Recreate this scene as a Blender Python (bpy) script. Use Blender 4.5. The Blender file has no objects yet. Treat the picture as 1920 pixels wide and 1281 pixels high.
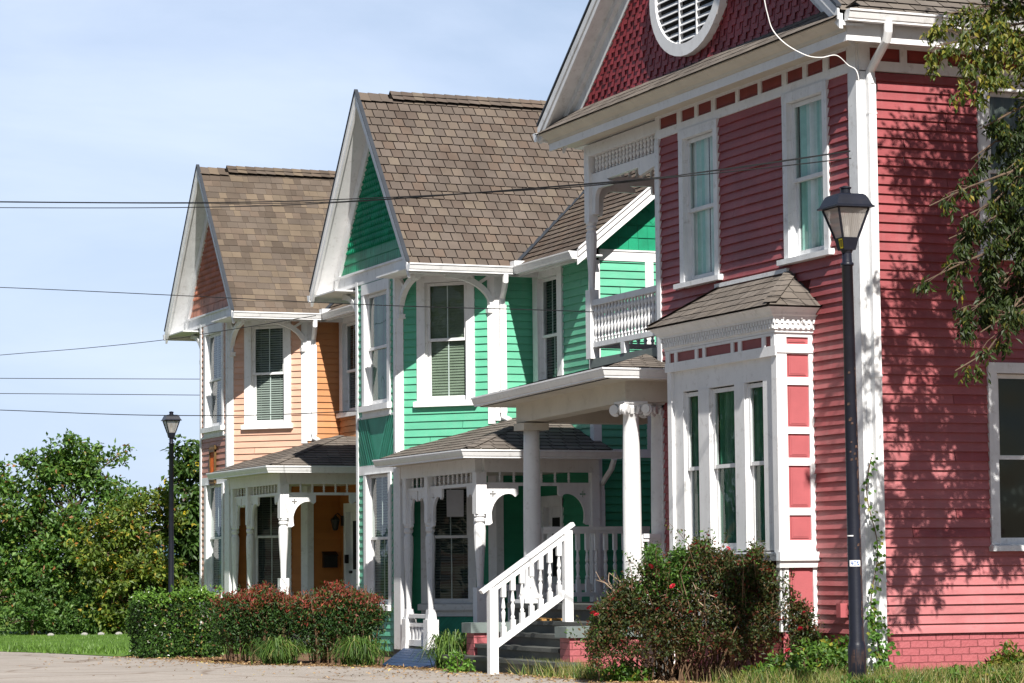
import bpy, math, random
from mathutils import Vector, Matrix
from mathutils.geometry import tessellate_polygon

SC = bpy.context.scene
COL = SC.collection
V = Vector
rnd = random.Random(7)

# ------------------------------------------------------------------ materials
def S(r, g, b, k=1.0):
    f = lambda c: (c/12.92 if c <= .04045 else ((c+.055)/1.055)**2.4)
    return tuple(min(1, f(x/255)*k) for x in (r, g, b))

def nodemat(name):
    m = bpy.data.materials.new(name); m.use_nodes = True
    nt = m.node_tree; nt.nodes.clear()
    return m, nt, nt.nodes.new('ShaderNodeOutputMaterial')

def N(nt, t, **kw):
    n = nt.nodes.new(t)
    for k, v in kw.items():
        if k in n.inputs.keys(): n.inputs[k].default_value = v
        else: setattr(n, k, v)
    return n

def mixc(nt, a, b, fac, mode='MIX'):
    n = nt.nodes.new('ShaderNodeMix'); n.data_type = 'RGBA'; n.blend_type = mode
    for sock, val in ((n.inputs['Factor'], fac), (n.inputs[6], a), (n.inputs[7], b)):
        if hasattr(val, 'is_linked'): nt.links.new(val, sock)
        else: sock.default_value = val if not isinstance(val, tuple) else (*val[:3], 1)
    return n.outputs[2]

def ramp(nt, src, p0, p1, c0=(0, 0, 0), c1=(1, 1, 1)):
    r = nt.nodes.new('ShaderNodeValToRGB'); e = r.color_ramp.elements
    e[0].position = p0; e[1].position = p1; e[0].color = (*c0, 1); e[1].color = (*c1, 1)
    nt.links.new(src, r.inputs[0]); return r.outputs[0]

def surf(name, col, rough=.55, var=.12, scale=2.5, wear=None, wearamt=.35, wscale=7., tint=False, bump=.12, bscale=60., stretch=(1, 1, 1), spec=.35, metal=0.0, streak=0.0):
    m, nt, out = nodemat(name)
    L = nt.links.new
    bs = N(nt, 'ShaderNodeBsdfPrincipled'); bs.inputs['Roughness'].default_value = rough
    bs.inputs['Specular IOR Level'].default_value = spec; bs.inputs['Metallic'].default_value = metal
    tc = N(nt, 'ShaderNodeTexCoord'); mp = N(nt, 'ShaderNodeMapping'); mp.inputs['Scale'].default_value = stretch
    L(tc.outputs['Object'], mp.inputs['Vector'])
    n1 = N(nt, 'ShaderNodeTexNoise', Scale=scale, Detail=5.0, Roughness=.6); L(mp.outputs[0], n1.inputs['Vector'])
    lo = tuple(c*(1-var*1.6) for c in col); hi = tuple(min(1, c*(1+var)) for c in col)
    c = ramp(nt, n1.outputs[0], .32, .68, lo, hi)
    if tint:
        at = N(nt, 'ShaderNodeAttribute'); at.attribute_name = 'tint'
        c = mixc(nt, c, at.outputs['Color'], 1.0, 'MULTIPLY')
    if streak:
        n3 = N(nt, 'ShaderNodeTexNoise', Scale=1.0, Detail=6.0, Roughness=.65)
        mp3 = N(nt, 'ShaderNodeMapping'); mp3.inputs['Scale'].default_value = (9, 9, .8)
        L(tc.outputs['Object'], mp3.inputs['Vector']); L(mp3.outputs[0], n3.inputs['Vector'])
        f3 = ramp(nt, n3.outputs[0], .5, .78)
        c = mixc(nt, c, tuple(x*(1-streak) for x in (.42, .41, .40)), mixf(nt, f3, streak))
    if wear:
        n2 = N(nt, 'ShaderNodeTexNoise', Scale=wscale, Detail=8.0, Roughness=.7); L(mp.outputs[0], n2.inputs['Vector'])
        f = ramp(nt, n2.outputs[0], .56, .72)
        c = mixc(nt, c, wear, mixf(nt, f, wearamt))
    L(c, bs.inputs['Base Color'])
    if bump:
        nb = N(nt, 'ShaderNodeTexNoise', Scale=bscale, Detail=4.0); L(mp.outputs[0], nb.inputs['Vector'])
        bp = N(nt, 'ShaderNodeBump', Strength=bump, Distance=.01); L(nb.outputs[0], bp.inputs['Height'])
        L(bp.outputs[0], bs.inputs['Normal'])
    L(bs.outputs[0], out.inputs[0])
    return m

def mixf(nt, c, k):
    n = nt.nodes.new('ShaderNodeMath'); n.operation = 'MULTIPLY'; n.inputs[1].default_value = k
    nt.links.new(c, n.inputs[0]); return n.outputs[0]

def glassmat(name, tintc=(.75, .82, .8)):
    m, nt, out = nodemat(name); L = nt.links.new
    tr = N(nt, 'ShaderNodeBsdfTransparent'); tr.inputs[0].default_value = (*tintc, 1)
    gl = N(nt, 'ShaderNodeBsdfGlossy'); gl.inputs['Roughness'].default_value = .015
    lw = N(nt, 'ShaderNodeLayerWeight'); lw.inputs['Blend'].default_value = .5       # Schlick reflectance, the same from both sides of the pane
    pw = N(nt, 'ShaderNodeMath'); pw.operation = 'POWER'; pw.inputs[1].default_value = 5.0; L(lw.outputs['Facing'], pw.inputs[0])
    fr = N(nt, 'ShaderNodeMath'); fr.operation = 'MULTIPLY_ADD'; fr.inputs[1].default_value = .95; fr.inputs[2].default_value = .035; L(pw.outputs[0], fr.inputs[0])
    tc = N(nt, 'ShaderNodeTexCoord'); n = N(nt, 'ShaderNodeTexNoise', Scale=1.6, Detail=1.0); L(tc.outputs['Object'], n.inputs[0])
    b = N(nt, 'ShaderNodeBump', Strength=.25, Distance=.06); L(n.outputs[0], b.inputs['Height']); L(b.outputs[0], gl.inputs['Normal'])
    mx = N(nt, 'ShaderNodeMixShader'); L(fr.outputs[0], mx.inputs[0]); L(tr.outputs[0], mx.inputs[1]); L(gl.outputs[0], mx.inputs[2])
    L(mx.outputs[0], out.inputs[0]); return m

def leafmat(name, trans=.35, rough=.5):
    m, nt, out = nodemat(name); L = nt.links.new
    at = N(nt, 'ShaderNodeAttribute'); at.attribute_name = 'tint'
    bs = N(nt, 'ShaderNodeBsdfPrincipled'); bs.inputs['Roughness'].default_value = rough; bs.inputs['Specular IOR Level'].default_value = .4
    tl = N(nt, 'ShaderNodeBsdfTranslucent'); L(at.outputs['Color'], bs.inputs['Base Color'])
    c2 = mixc(nt, at.outputs['Color'], (1.5, 1.45, .5), 1.0, 'MULTIPLY'); L(c2, tl.inputs[0])
    mx = N(nt, 'ShaderNodeMixShader'); mx.inputs[0].default_value = trans
    L(bs.outputs[0], mx.inputs[1]); L(tl.outputs[0], mx.inputs[2]); L(mx.outputs[0], out.inputs[0]); return m

MAT = {}
WHITE = (.74, .74, .74)
MAT['white'] = surf('white_paint', WHITE, .5, .035, 3., wear=S(138, 130, 118), wearamt=.38, wscale=9., bump=.10, streak=.16)
MAT['trim'] = surf('old_white_trim', (.70, .71, .72), .55, .05, 4., wear=S(130, 122, 108), wearamt=.45, wscale=9., bump=.2, streak=.28)
MAT['cream'] = surf('cream_soffit', (.58, .54, .46), .6, .06, 2., wear=S(150, 140, 118), wearamt=.4, bump=.1)
MAT['gutter'] = surf('white_gutter', (.78, .78, .78), .35, .04, 3., wear=S(120, 112, 98), wearamt=.35, wscale=6., bump=.0, streak=.22)
MAT['red'] = surf('red_siding_paint', (.285, .064, .069), .5, .12, 1.6, wear=(.225, .044, .05), wearamt=.4, wscale=5., tint=True, bump=.25, bscale=35., stretch=(1, 1, 4), streak=.10)
MAT['redpanel'] = surf('pink_panel_paint', (.37, .098, .105), .5, .06, 3., bump=.12)
MAT['darkred'] = surf('brown_red_panel_paint', (.22, .036, .030), .5, .1, 5., bump=.12)
MAT['redshingle'] = surf('red_shingle_paint', (.26, .034, .042), .55, .14, 2.5, tint=True, bump=.2)
MAT['redbrick'] = None
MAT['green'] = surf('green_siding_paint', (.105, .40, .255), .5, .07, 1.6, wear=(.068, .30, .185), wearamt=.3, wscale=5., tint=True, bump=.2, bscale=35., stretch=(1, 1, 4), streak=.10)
MAT['greendark'] = surf('deep_green_gable_paint', (.006, .25, .125), .5, .12, 3., tint=True, bump=.2)
MAT['greenpanel'] = surf('green_panel_paint', (.04, .29, .19), .55, .10, 3., wear=(.09, .33, .23), wearamt=.35, wscale=5., tint=True, bump=.2)
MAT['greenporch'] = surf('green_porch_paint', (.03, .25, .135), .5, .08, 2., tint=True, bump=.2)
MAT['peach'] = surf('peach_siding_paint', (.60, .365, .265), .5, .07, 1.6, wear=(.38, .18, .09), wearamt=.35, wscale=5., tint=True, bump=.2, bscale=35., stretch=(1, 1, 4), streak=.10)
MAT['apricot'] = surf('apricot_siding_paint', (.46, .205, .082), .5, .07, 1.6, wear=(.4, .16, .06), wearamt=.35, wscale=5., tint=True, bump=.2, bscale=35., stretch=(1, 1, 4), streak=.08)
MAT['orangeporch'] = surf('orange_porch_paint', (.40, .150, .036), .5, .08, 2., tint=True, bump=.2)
MAT['salmon'] = surf('salmon_gable_paint', (.46, .19, .125), .55, .12, 3., wear=(.3, .11, .06), wearamt=.4, tint=True, bump=.2)
MAT['salmonpanel'] = surf('salmon_panel_paint', (.42, .20, .15), .55, .12, 3., wear=(.45, .38, .2), wearamt=.3, tint=True, bump=.2)
MAT['shingle'] = surf('asphalt_shingle', (.120, .097, .081), .9, .13, 1.2, wear=(.06, .04, .03), wearamt=.3, wscale=1.6, tint=True, bump=.6, bscale=220., spec=.15)
MAT['shingleold'] = surf('weathered_shingle', (.165, .143, .124), .9, .14, 1.5, wear=(.06, .05, .042), wearamt=.35, wscale=2.4, tint=True, bump=.6, bscale=200., spec=.15)
MAT['shinglebrown'] = surf('brown_shingle', (.122, .097, .077), .9, .13, 1.2, tint=True, bump=.6, bscale=220., spec=.15)
MAT['roofdark'] = surf('dark_underlay', (.008, .0065, .0055), .9, .1, 4., bump=.1, spec=.1)
MAT['dripmetal'] = surf('drip_edge_metal', S(52, 56, 62), .5, .1, 5., bump=.0)
MAT['darkroom'] = surf('dark_interior', (.012, .013, .013), .9, .1, 3., bump=0)
MAT['blind'] = surf('window_blind_slats', (.34, .35, .33), .6, .06, 5., bump=0)
MAT['blinddark'] = surf('dark_window_blind_slats', (.13, .135, .125), .6, .08, 5., bump=0)
MAT['blindgreen'] = surf('olive_window_shade', (.22, .25, .19), .7, .08, 5., bump=0)
MAT['curtain'] = surf('teal_sheer_curtain', (.80, .92, .88), .8, .12, 4., bump=0, tint=True)
MAT['curtaindark'] = surf('dark_green_curtain', (.11, .25, .17), .8, .2, 4., bump=0, tint=True)
MAT['glass'] = glassmat('window_glass')
MAT['lampglass'] = None
MAT['black'] = surf('black_lamp_paint', S(26, 28, 38), .38, .15, 5., wear=S(60, 52, 48), wearamt=.25, wscale=12., bump=.12)
MAT['rust'] = surf('flaking_lamp_paint', S(70, 52, 44), .8, .3, 16., wear=S(165, 120, 95), wearamt=.7, wscale=22., bump=.4)
MAT['deck'] = surf('grey_porch_floor_paint', (.075, .078, .072), .6, .14, 3., wear=(.04, .04, .035), wearamt=.5, wscale=6., bump=.2)
MAT['capstone'] = surf('grey_cap_paint', (.15, .18, .172), .6, .08, 4., wear=(.09, .1, .095), wearamt=.3, bump=.15)
MAT['stone'] = surf('rough_painted_stone', S(125, 130, 135), .8, .2, 10., bump=1.0, bscale=26.)
MAT['blue'] = surf('blue_ramp_paint', (.017, .042, .10), .55, .14, 3., wear=(.05, .07, .1), wearamt=.35, wscale=9., tint=True, bump=.2)
MAT['found'] = surf('concrete_foundation', (.2, .18, .15), .85, .14, 4., bump=.4)
MAT['mailbox'] = surf('black_metal_box', (.012, .011, .011), .4, .1, 4., bump=0)
MAT['paper'] = surf('notice_paper', S(206, 208, 214), .8, .05, 7., wear=S(150, 140, 165), wearamt=.5, wscale=7., bump=0)
MAT['rustorn'] = surf('rusty_orange_ornament', S(196, 92, 22), .6, .25, 6., wear=S(80, 44, 18), wearamt=.7, wscale=12., bump=.4)
MAT['rustdark'] = surf('dark_bronze_ornament', S(92, 70, 36), .5, .3, 8., bump=.3)
MAT['wire'] = surf('black_cable', (.016, .016, .017), .6, .1, 5., bump=0)
MAT['whitecable'] = surf('white_cable', (.75, .74, .72), .5, .05, 5., bump=0)
MAT['bark'] = surf('tree_bark', S(92, 76, 62), .9, .3, 9., bump=.8, bscale=24., stretch=(1, 1, .3))
MAT['twig'] = surf('shrub_twigs', S(104, 82, 62), .85, .3, 9., bump=.2)
MAT['drytwig'] = surf('dry_grey_twigs', S(160, 138, 118), .85, .25, 9., bump=.2)
MAT['leaf'] = leafmat('leaf')
MAT['leafglossy'] = leafmat('glossy_leaf', .22, .32)
MAT['grassblade'] = leafmat('grass_blade', .3, .5)
MAT['rose'] = surf('red_rose_petals', (.42, .010, .028), .5, .2, 20., bump=0)
MAT['yellow'] = surf('yellow_sticker', S(228, 206, 30), .5, .05, 6., bump=0)
MAT['ink'] = surf('black_ink', (.01, .01, .01), .5, .05, 6., bump=0)
MAT['blueink'] = surf('blue_ink', S(30, 84, 150), .5, .05, 6., bump=0)
MAT['mat'] = surf('coir_door_mat', S(170, 128, 72), .95, .3, 30., bump=.6)
MAT['litter'] = leafmat('dry_leaf', .1, .8)
MAT['palestone'] = surf('pale_stone', (.3, .29, .27), .8, .1, 8., bump=.3)

def make_lampglass():
    m, nt, out = nodemat('ribbed_lamp_glass'); L = nt.links.new
    tc = N(nt, 'ShaderNodeTexCoord'); w = N(nt, 'ShaderNodeTexWave', Scale=14.0, Distortion=.4); w.bands_direction = 'X'
    L(tc.outputs['Object'], w.inputs[0])
    b = N(nt, 'ShaderNodeBump', Strength=.6, Distance=.01); L(w.outputs[1], b.inputs['Height'])
    bs = N(nt, 'ShaderNodeBsdfPrincipled'); bs.inputs['Base Color'].default_value = (*S(205, 198, 190), 1)
    bs.inputs['Roughness'].default_value = .3; L(b.outputs[0], bs.inputs['Normal'])
    tr = N(nt, 'ShaderNodeBsdfTransparent'); tr.inputs[0].default_value = (.85, .84, .82, 1)
    tl = N(nt, 'ShaderNodeBsdfTranslucent'); tl.inputs[0].default_value = (.6, .58, .56, 1)
    m1 = N(nt, 'ShaderNodeMixShader'); m1.inputs[0].default_value = .5; L(tr.outputs[0], m1.inputs[1]); L(bs.outputs[0], m1.inputs[2])
    m2 = N(nt, 'ShaderNodeMixShader'); m2.inputs[0].default_value = .3; L(m1.outputs[0], m2.inputs[1]); L(tl.outputs[0], m2.inputs[2])
    L(m2.outputs[0], out.inputs[0]); return m
MAT['lampglass'] = make_lampglass()

def brickmat():
    m, nt, out = nodemat('red_painted_brick'); L = nt.links.new
    tc = N(nt, 'ShaderNodeTexCoord'); sp = N(nt, 'ShaderNodeSeparateXYZ'); cb = N(nt, 'ShaderNodeCombineXYZ')
    ad = N(nt, 'ShaderNodeMath'); ad.operation = 'ADD'
    L(tc.outputs['Object'], sp.inputs[0]); L(sp.outputs[0], ad.inputs[0]); L(sp.outputs[1], ad.inputs[1])
    L(ad.outputs[0], cb.inputs[0]); L(sp.outputs[2], cb.inputs[1])
    nz = N(nt, 'ShaderNodeTexNoise', Scale=9.0, Detail=4.0); L(tc.outputs['Object'], nz.inputs[0])
    vm = N(nt, 'ShaderNodeVectorMath'); vm.operation = 'SCALE'; vm.inputs['Scale'].default_value = .028; L(nz.outputs[1], vm.inputs[0])
    va = N(nt, 'ShaderNodeVectorMath'); va.operation = 'ADD'; L(cb.outputs[0], va.inputs[0]); L(vm.outputs[0], va.inputs[1])
    br = N(nt, 'ShaderNodeTexBrick', Scale=1.0); L(va.outputs[0], br.inputs[0])
    br.inputs['Brick Width'].default_value = .22; br.inputs['Row Height'].default_value = .082; br.inputs['Mortar Size'].default_value = .007
    br.inputs['Mortar Smooth'].default_value = .5
    br.inputs['Color1'].default_value = (.36, .095, .105, 1); br.inputs['Color2'].default_value = (.39, .11, .12, 1); br.inputs['Mortar'].default_value = (.25, .06, .065, 1)
    n2 = N(nt, 'ShaderNodeTexNoise', Scale=30.0, Detail=5.0); L(tc.outputs['Object'], n2.inputs[0])
    c = mixc(nt, br.outputs[0], ramp(nt, n2.outputs[0], .3, .7, (.8, .75, .75), (1.08, 1.05, 1.05)), .6, 'MULTIPLY')
    bs = N(nt, 'ShaderNodeBsdfPrincipled'); bs.inputs['Roughness'].default_value = .6; L(c, bs.inputs['Base Color'])
    hm = N(nt, 'ShaderNodeMath'); hm.operation = 'MULTIPLY_ADD'; hm.inputs[1].default_value = -1.0; L(br.outputs['Fac'], hm.inputs[0]); L(mixf(nt, n2.outputs[0], .35), hm.inputs[2])
    b = N(nt, 'ShaderNodeBump', Strength=.9, Distance=.02); L(hm.outputs[0], b.inputs['Height']); L(b.outputs[0], bs.inputs['Normal'])
    L(bs.outputs[0], out.inputs[0]); return m
MAT['redbrick'] = brickmat()

def groundmat(name, c0, c1, c2, s1=1.2, s2=14., bump=.5, crack=False, rough=.9):
    m, nt, out = nodemat(name); L = nt.links.new
    tc = N(nt, 'ShaderNodeTexCoord')
    a = N(nt, 'ShaderNodeTexNoise', Scale=s1, Detail=8.0, Roughness=.65); L(tc.outputs['Object'], a.inputs[0])
    b = N(nt, 'ShaderNodeTexNoise', Scale=s2, Detail=6.0, Roughness=.7); L(tc.outputs['Object'], b.inputs[0])
    c = mixc(nt, c0, c1, ramp(nt, a.outputs[0], .35, .65))
    c = mixc(nt, c, c2, mixf(nt, ramp(nt, b.outputs[0], .5, .72), .7))
    if crack:
        v = N(nt, 'ShaderNodeTexVoronoi', Scale=.35); v.feature = 'DISTANCE_TO_EDGE'
        vm = N(nt, 'ShaderNodeVectorMath'); vm.operation = 'SCALE'; vm.inputs['Scale'].default_value = .8; L(a.outputs[1], vm.inputs[0])
        va = N(nt, 'ShaderNodeVectorMath'); va.operation = 'ADD'; L(tc.outputs['Object'], va.inputs[0]); L(vm.outputs[0], va.inputs[1]); L(va.outputs[0], v.inputs[0])
        c = mixc(nt, c, S(112, 96, 82), mixf(nt, ramp(nt, v.outputs[0], .004, .02, (1, 1, 1), (0, 0, 0)), .7))
    bs = N(nt, 'ShaderNodeBsdfPrincipled'); bs.inputs['Roughness'].default_value = rough; L(c, bs.inputs['Base Color'])
    bs.inputs['Specular IOR Level'].default_value = .2
    bp = N(nt, 'ShaderNodeBump', Strength=bump, Distance=.02); L(b.outputs[0], bp.inputs['Height']); L(bp.outputs[0], bs.inputs['Normal'])
    L(bs.outputs[0], out.inputs[0]); return m
MAT['ground'] = groundmat('mulch_and_soil', S(118, 92, 72), S(88, 66, 50), S(150, 118, 92), 2., 30.)
MAT['pavement'] = groundmat('worn_concrete', (.36, .32, .285), (.27, .24, .21), (.20, .17, .145), .5, 22., .35, True)
MAT['asphalt'] = groundmat('asphalt', (.05, .05, .052), (.06, .06, .06), (.04, .04, .042), 1., 30.)
MAT['lawn'] = groundmat('lawn_soil', S(70, 100, 34), S(88, 116, 42), S(64, 84, 34), .8, 20., .5)
MAT['hills'] = groundmat('hazed_wooded_hillside', (.03, .07, .095), (.04, .085, .11), (.03, .06, .085), .02, .2, .3)  # distance haze painted in as a blue shift of the hill colour

# ------------------------------------------------------------------ mesh builder
class MB:
    def __init__(s): s.v = []; s.f = []; s.m = []; s.c = []; s.hascol = False
    def face(s, pts, mi=0, col=None):
        i = len(s.v); s.v.extend([tuple(p) for p in pts]); s.f.append(tuple(range(i, i+len(pts)))); s.m.append(mi); s.c.append(col)
        if col is not None: s.hascol = True
    def mesh8(s, p, mi=0, col=None):
        # p: 8 corners, bottom 4 ccw then top 4
        for q in ((3, 2, 1, 0), (4, 5, 6, 7), (0, 1, 5, 4), (1, 2, 6, 5), (2, 3, 7, 6), (3, 0, 4, 7)):
            s.face([p[k] for k in q], mi, col)
    def box(s, x0, x1, y0, y1, z0, z1, mi=0, col=None):
        s.mesh8([(x0, y0, z0), (x1, y0, z0), (x1, y1, z0), (x0, y1, z0), (x0, y0, z1), (x1, y0, z1), (x1, y1, z1), (x0, y1, z1)], mi, col)
    def fbox(s, W, u0, u1, z0, z1, d0, d1, mi=0, col=None):
        P = W.p
        s.mesh8([P(u0, z0, d1), P(u1, z0, d1), P(u1, z0, d0), P(u0, z0, d0), P(u0, z1, d1), P(u1, z1, d1), P(u1, z1, d0), P(u0, z1, d0)], mi, col)
    def bar(s, a, b, w, h, up=(0, 0, 1), mi=0, col=None):
        a = V(a); b = V(b); d = (b-a).normalized(); up = V(up); r = d.cross(up).normalized(); u = r.cross(d).normalized()
        p = []
        for e in (a, b):
            p.append([e-r*w/2-u*h/2, e+r*w/2-u*h/2, e+r*w/2+u*h/2, e-r*w/2+u*h/2])
        A, B = p
        s.mesh8([A[0], A[1], B[1], B[0], A[3], A[2], B[2], B[3]], mi, col)
    def tube(s, pts, rad, n=7, mi=0, col=None, cap=True):
        pts = [V(p) for p in pts]; k = len(pts)
        if not hasattr(rad, '__len__'): rad = [rad]*k
        rings = []; base = len(s.v); pr = None
        for i, p in enumerate(pts):
            t = (pts[min(i+1, k-1)]-pts[max(i-1, 0)]).normalized()
            if pr is None: r = t.cross(V((.3, .1, 1))); r = r if r.length > .05 else t.cross(V((1, 0, 0)))
            else: r = pr-t*pr.dot(t)
            r.normalize(); pr = r; q = t.cross(r)
            for j in range(n):
                a = 2*math.pi*j/n; s.v.append(tuple(p+r*math.cos(a)*rad[i]+q*math.sin(a)*rad[i]))
        for i in range(k-1):
            for j in range(n):
                a = base+i*n+j; b = base+i*n+(j+1) % n
                s.f.append((a, b, b+n, a+n)); s.m.append(mi); s.c.append(col)
        if cap:
            s.f.append(tuple(base+j for j in reversed(range(n)))); s.m.append(mi); s.c.append(col)
            s.f.append(tuple(base+(k-1)*n+j for j in range(n))); s.m.append(mi); s.c.append(col)
        if col is not None: s.hascol = True
    def lathe(s, x, y, prof, n=12, mi=0, ang=0.0):
        base = len(s.v); k = len(prof)
        for z, r in prof:
            for j in range(n):
                a = ang+2*math.pi*j/n; s.v.append((x+r*math.cos(a), y+r*math.sin(a), z))
        up = prof[-1][0] > prof[0][0]
        for i in range(k-1):
            for j in range(n):
                a = base+i*n+j; b = base+i*n+(j+1) % n
                s.f.append((a, b, b+n, a+n) if up else (b, a, a+n, b+n)); s.m.append(mi); s.c.append(None)
        for i in (0, k-1):
            s.f.append(tuple(base+i*n+j for j in (range(n) if i else reversed(range(n))))); s.m.append(mi); s.c.append(None)
    def prism(s, W, outer, holes=(), d0=0., d1=.04, mi=0, col=None):
        loops = [list(outer)]+[list(h) for h in holes]
        flat = [p for l in loops for p in l]
        tris = tessellate_polygon([[V((p[0], p[1], 0)) for p in l] for l in loops])
        for t in tris:
            a, b, c = (flat[i] for i in t)
            if (b[0]-a[0])*(c[1]-a[1])-(b[1]-a[1])*(c[0]-a[0]) < 0: b, c = c, b
            s.face([W.p(*a, d1), W.p(*b, d1), W.p(*c, d1)], mi, col); s.face([W.p(*c, d0), W.p(*b, d0), W.p(*a, d0)], mi, col)
        for li, l in enumerate(loops):
            ar = sum(l[i][0]*l[(i+1) % len(l)][1]-l[(i+1) % len(l)][0]*l[i][1] for i in range(len(l)))
            if (ar < 0) != (li > 0): l = l[::-1]
            for i in range(len(l)):
                a = l[i]; b = l[(i+1) % len(l)]
                s.face([W.p(*a, d0), W.p(*b, d0), W.p(*b, d1), W.p(*a, d1)], mi, col)
    def sweep(s, p0, p1, out, sec, mi=0, m0=0., m1=0., cap=True):
        p0 = V(p0); p1 = V(p1); out = V(out).normalized(); t = (p1-p0).normalized(); up = V((0, 0, 1))
        A = [p0+out*o+up*z+t*(m0*o) for o, z in sec]; B = [p1+out*o+up*z+t*(m1*o) for o, z in sec]
        n = len(sec); flip = (t.cross(up)).dot(out) < 0
        for i in range(n):
            j = (i+1) % n; q = [A[i], A[j], B[j], B[i]]
            s.face(q if flip else q[::-1], mi)
        if cap: s.face(A, mi); s.face(B[::-1], mi)
    def build(s, name, mats, parent=None, smooth=False, loc=None):
        me = bpy.data.meshes.new(name)
        me.from_pydata(s.v, [], s.f)
        if not isinstance(mats, (list, tuple)): mats = [mats]
        for m in mats: me.materials.append(MAT[m] if isinstance(m, str) else m)
        if len(mats) > 1: me.polygons.foreach_set('material_index', s.m)
        if s.hascol:
            at = me.color_attributes.new('tint', 'FLOAT_COLOR', 'CORNER')
            buf = []
            for f, c in zip(s.f, s.c):
                c = c or (1, 1, 1)
                buf.extend((c[0], c[1], c[2], 1.0)*len(f))
            at.data.foreach_set('color', buf)
        if smooth: me.polygons.foreach_set('use_smooth', [True]*len(s.f))
        me.update()
        o = bpy.data.objects.new(name, me); COL.objects.link(o)
        if parent: o.parent = parent
        if loc is not None: o.location = loc
        return o

class Wall:      # a wall's own frame: u along the wall, z up, d outwards
    def __init__(s, o, u): s.o = V((o[0], o[1], 0)); s.u = V((u[0], u[1], 0)).normalized(); s.n = V((s.u.y, -s.u.x, 0))
    def p(s, u, z, d): return s.o+s.u*u+s.n*d+V((0, 0, z))

def thing(name, label, cat, loc=(0, 0, 0), group=None):
    o = bpy.data.objects.new(name, None); COL.objects.link(o); o.location = loc; o.empty_display_size = .3
    return tag(o, label, cat, group)
def tag(o, label=None, cat=None, group=None, kind=None):
    if label: o['label'] = label
    if cat: o['category'] = cat
    if group: o['group'] = group
    if kind: o['kind'] = kind
    return o
def inst(src, parent, loc, rz=None):
    o = src.copy(); COL.objects.link(o); o.parent = parent; o.location = loc
    if rz is not None: o.rotation_euler.z = rz
    return o

# ------------------------------------------------------------------ building pieces
def grey(k): return (k, k, k)
def siding(mb, W, z0, z1, u0, u1, holes=(), expo=.115, out=.027, ulim=None, mi=0, wob=.002, low_tint=0.):
    z = z0
    while z < z1-.01:
        zt = min(z+expo, z1); a, b = (u0, u1) if ulim is None else ulim((z+zt)/2)
        spans = [(a, b)]
        for h in holes:
            if h[2] < zt-.005 and h[3] > z+.005:
                ns = []
                for q in spans:
                    if h[0] > q[0]: ns.append((q[0], min(q[1], h[0])))
                    if h[1] < q[1]: ns.append((max(q[0], h[1]), q[1]))
                spans = [q for q in ns if q[1]-q[0] > .004]
        k = grey(rnd.uniform(.93, 1.05)); q_ = low_tint*max(0, 1-z/4.6); k = (k[0]*(1+q_*.8), k[1]*(1+q_*2.2), k[2]*(1+q_*2.0))  # boards turn lighter and pinker toward the foot of the wall
        for a, b in spans:
            n = max(1, int((b-a)/.45)); joint = rnd.random() < .3 and n > 2; jn = rnd.randint(1, n-1) if joint else -1
            pts = []
            for i in range(n+1):
                j = rnd.uniform(-wob, wob); pts.append((a+(b-a)*i/n, z+j*.8, out+rnd.uniform(-wob, wob)))
            for i in range(n):
                if i == jn: k = grey(rnd.uniform(.92, 1.06))
                p, q = pts[i], pts[i+1]
                if i == jn: p = (p[0]+.007, p[1], p[2]+.003)
                mb.face([W.p(p[0], p[1], p[2]), W.p(q[0], q[1], q[2]), W.p(q[0], zt+.006, .003), W.p(p[0], zt+.006, .003)], mi, k)
                mb.face([W.p(q[0], q[1], q[2]), W.p(p[0], p[1], p[2]), W.p(p[0], p[1], -.002), W.p(q[0], q[1], -.002)], mi, k)
        z = zt

def fancy_shingles(mb, W, z0, z1, ulim, row, w, point=.4, stagger=0.0, out=.022, mi=0):
    z = z0; r = 0
    while z < z1:
        a, b = ulim(z+row*.5)
        if b-a < .05: break
        u = a-(w/2 if r % 2 else 0)
        while u < b:
            ua, ub = max(u+.002, a), min(u+w-.002, b)
            if ub-ua > .01:
                k = grey(rnd.uniform(.85, 1.08)); ds = stagger*row*(int(round(u/w)) % 2); o = out+rnd.uniform(-.003, .003)
                zz = z-ds
                if point: bot = [(ua, zz+row*point, o*.9), ((ua+ub)/2, zz, o), (ub, zz+row*point, o*.9)]
                else: bot = [(ua, zz, o), (ub, zz, o)]
                top = [(ub, z+row*1.35, .002), (ua, z+row*1.35, .002)]
                mb.face([W.p(*q) for q in bot+top], mi, k)
                for i in range(len(bot)-1):
                    p, q = bot[i], bot[i+1]
                    mb.face([W.p(*q), W.p(*p), W.p(p[0], p[1], -.002), W.p(q[0], q[1], -.002)], mi, k)
            u += w
        z += row; r += 1

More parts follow.
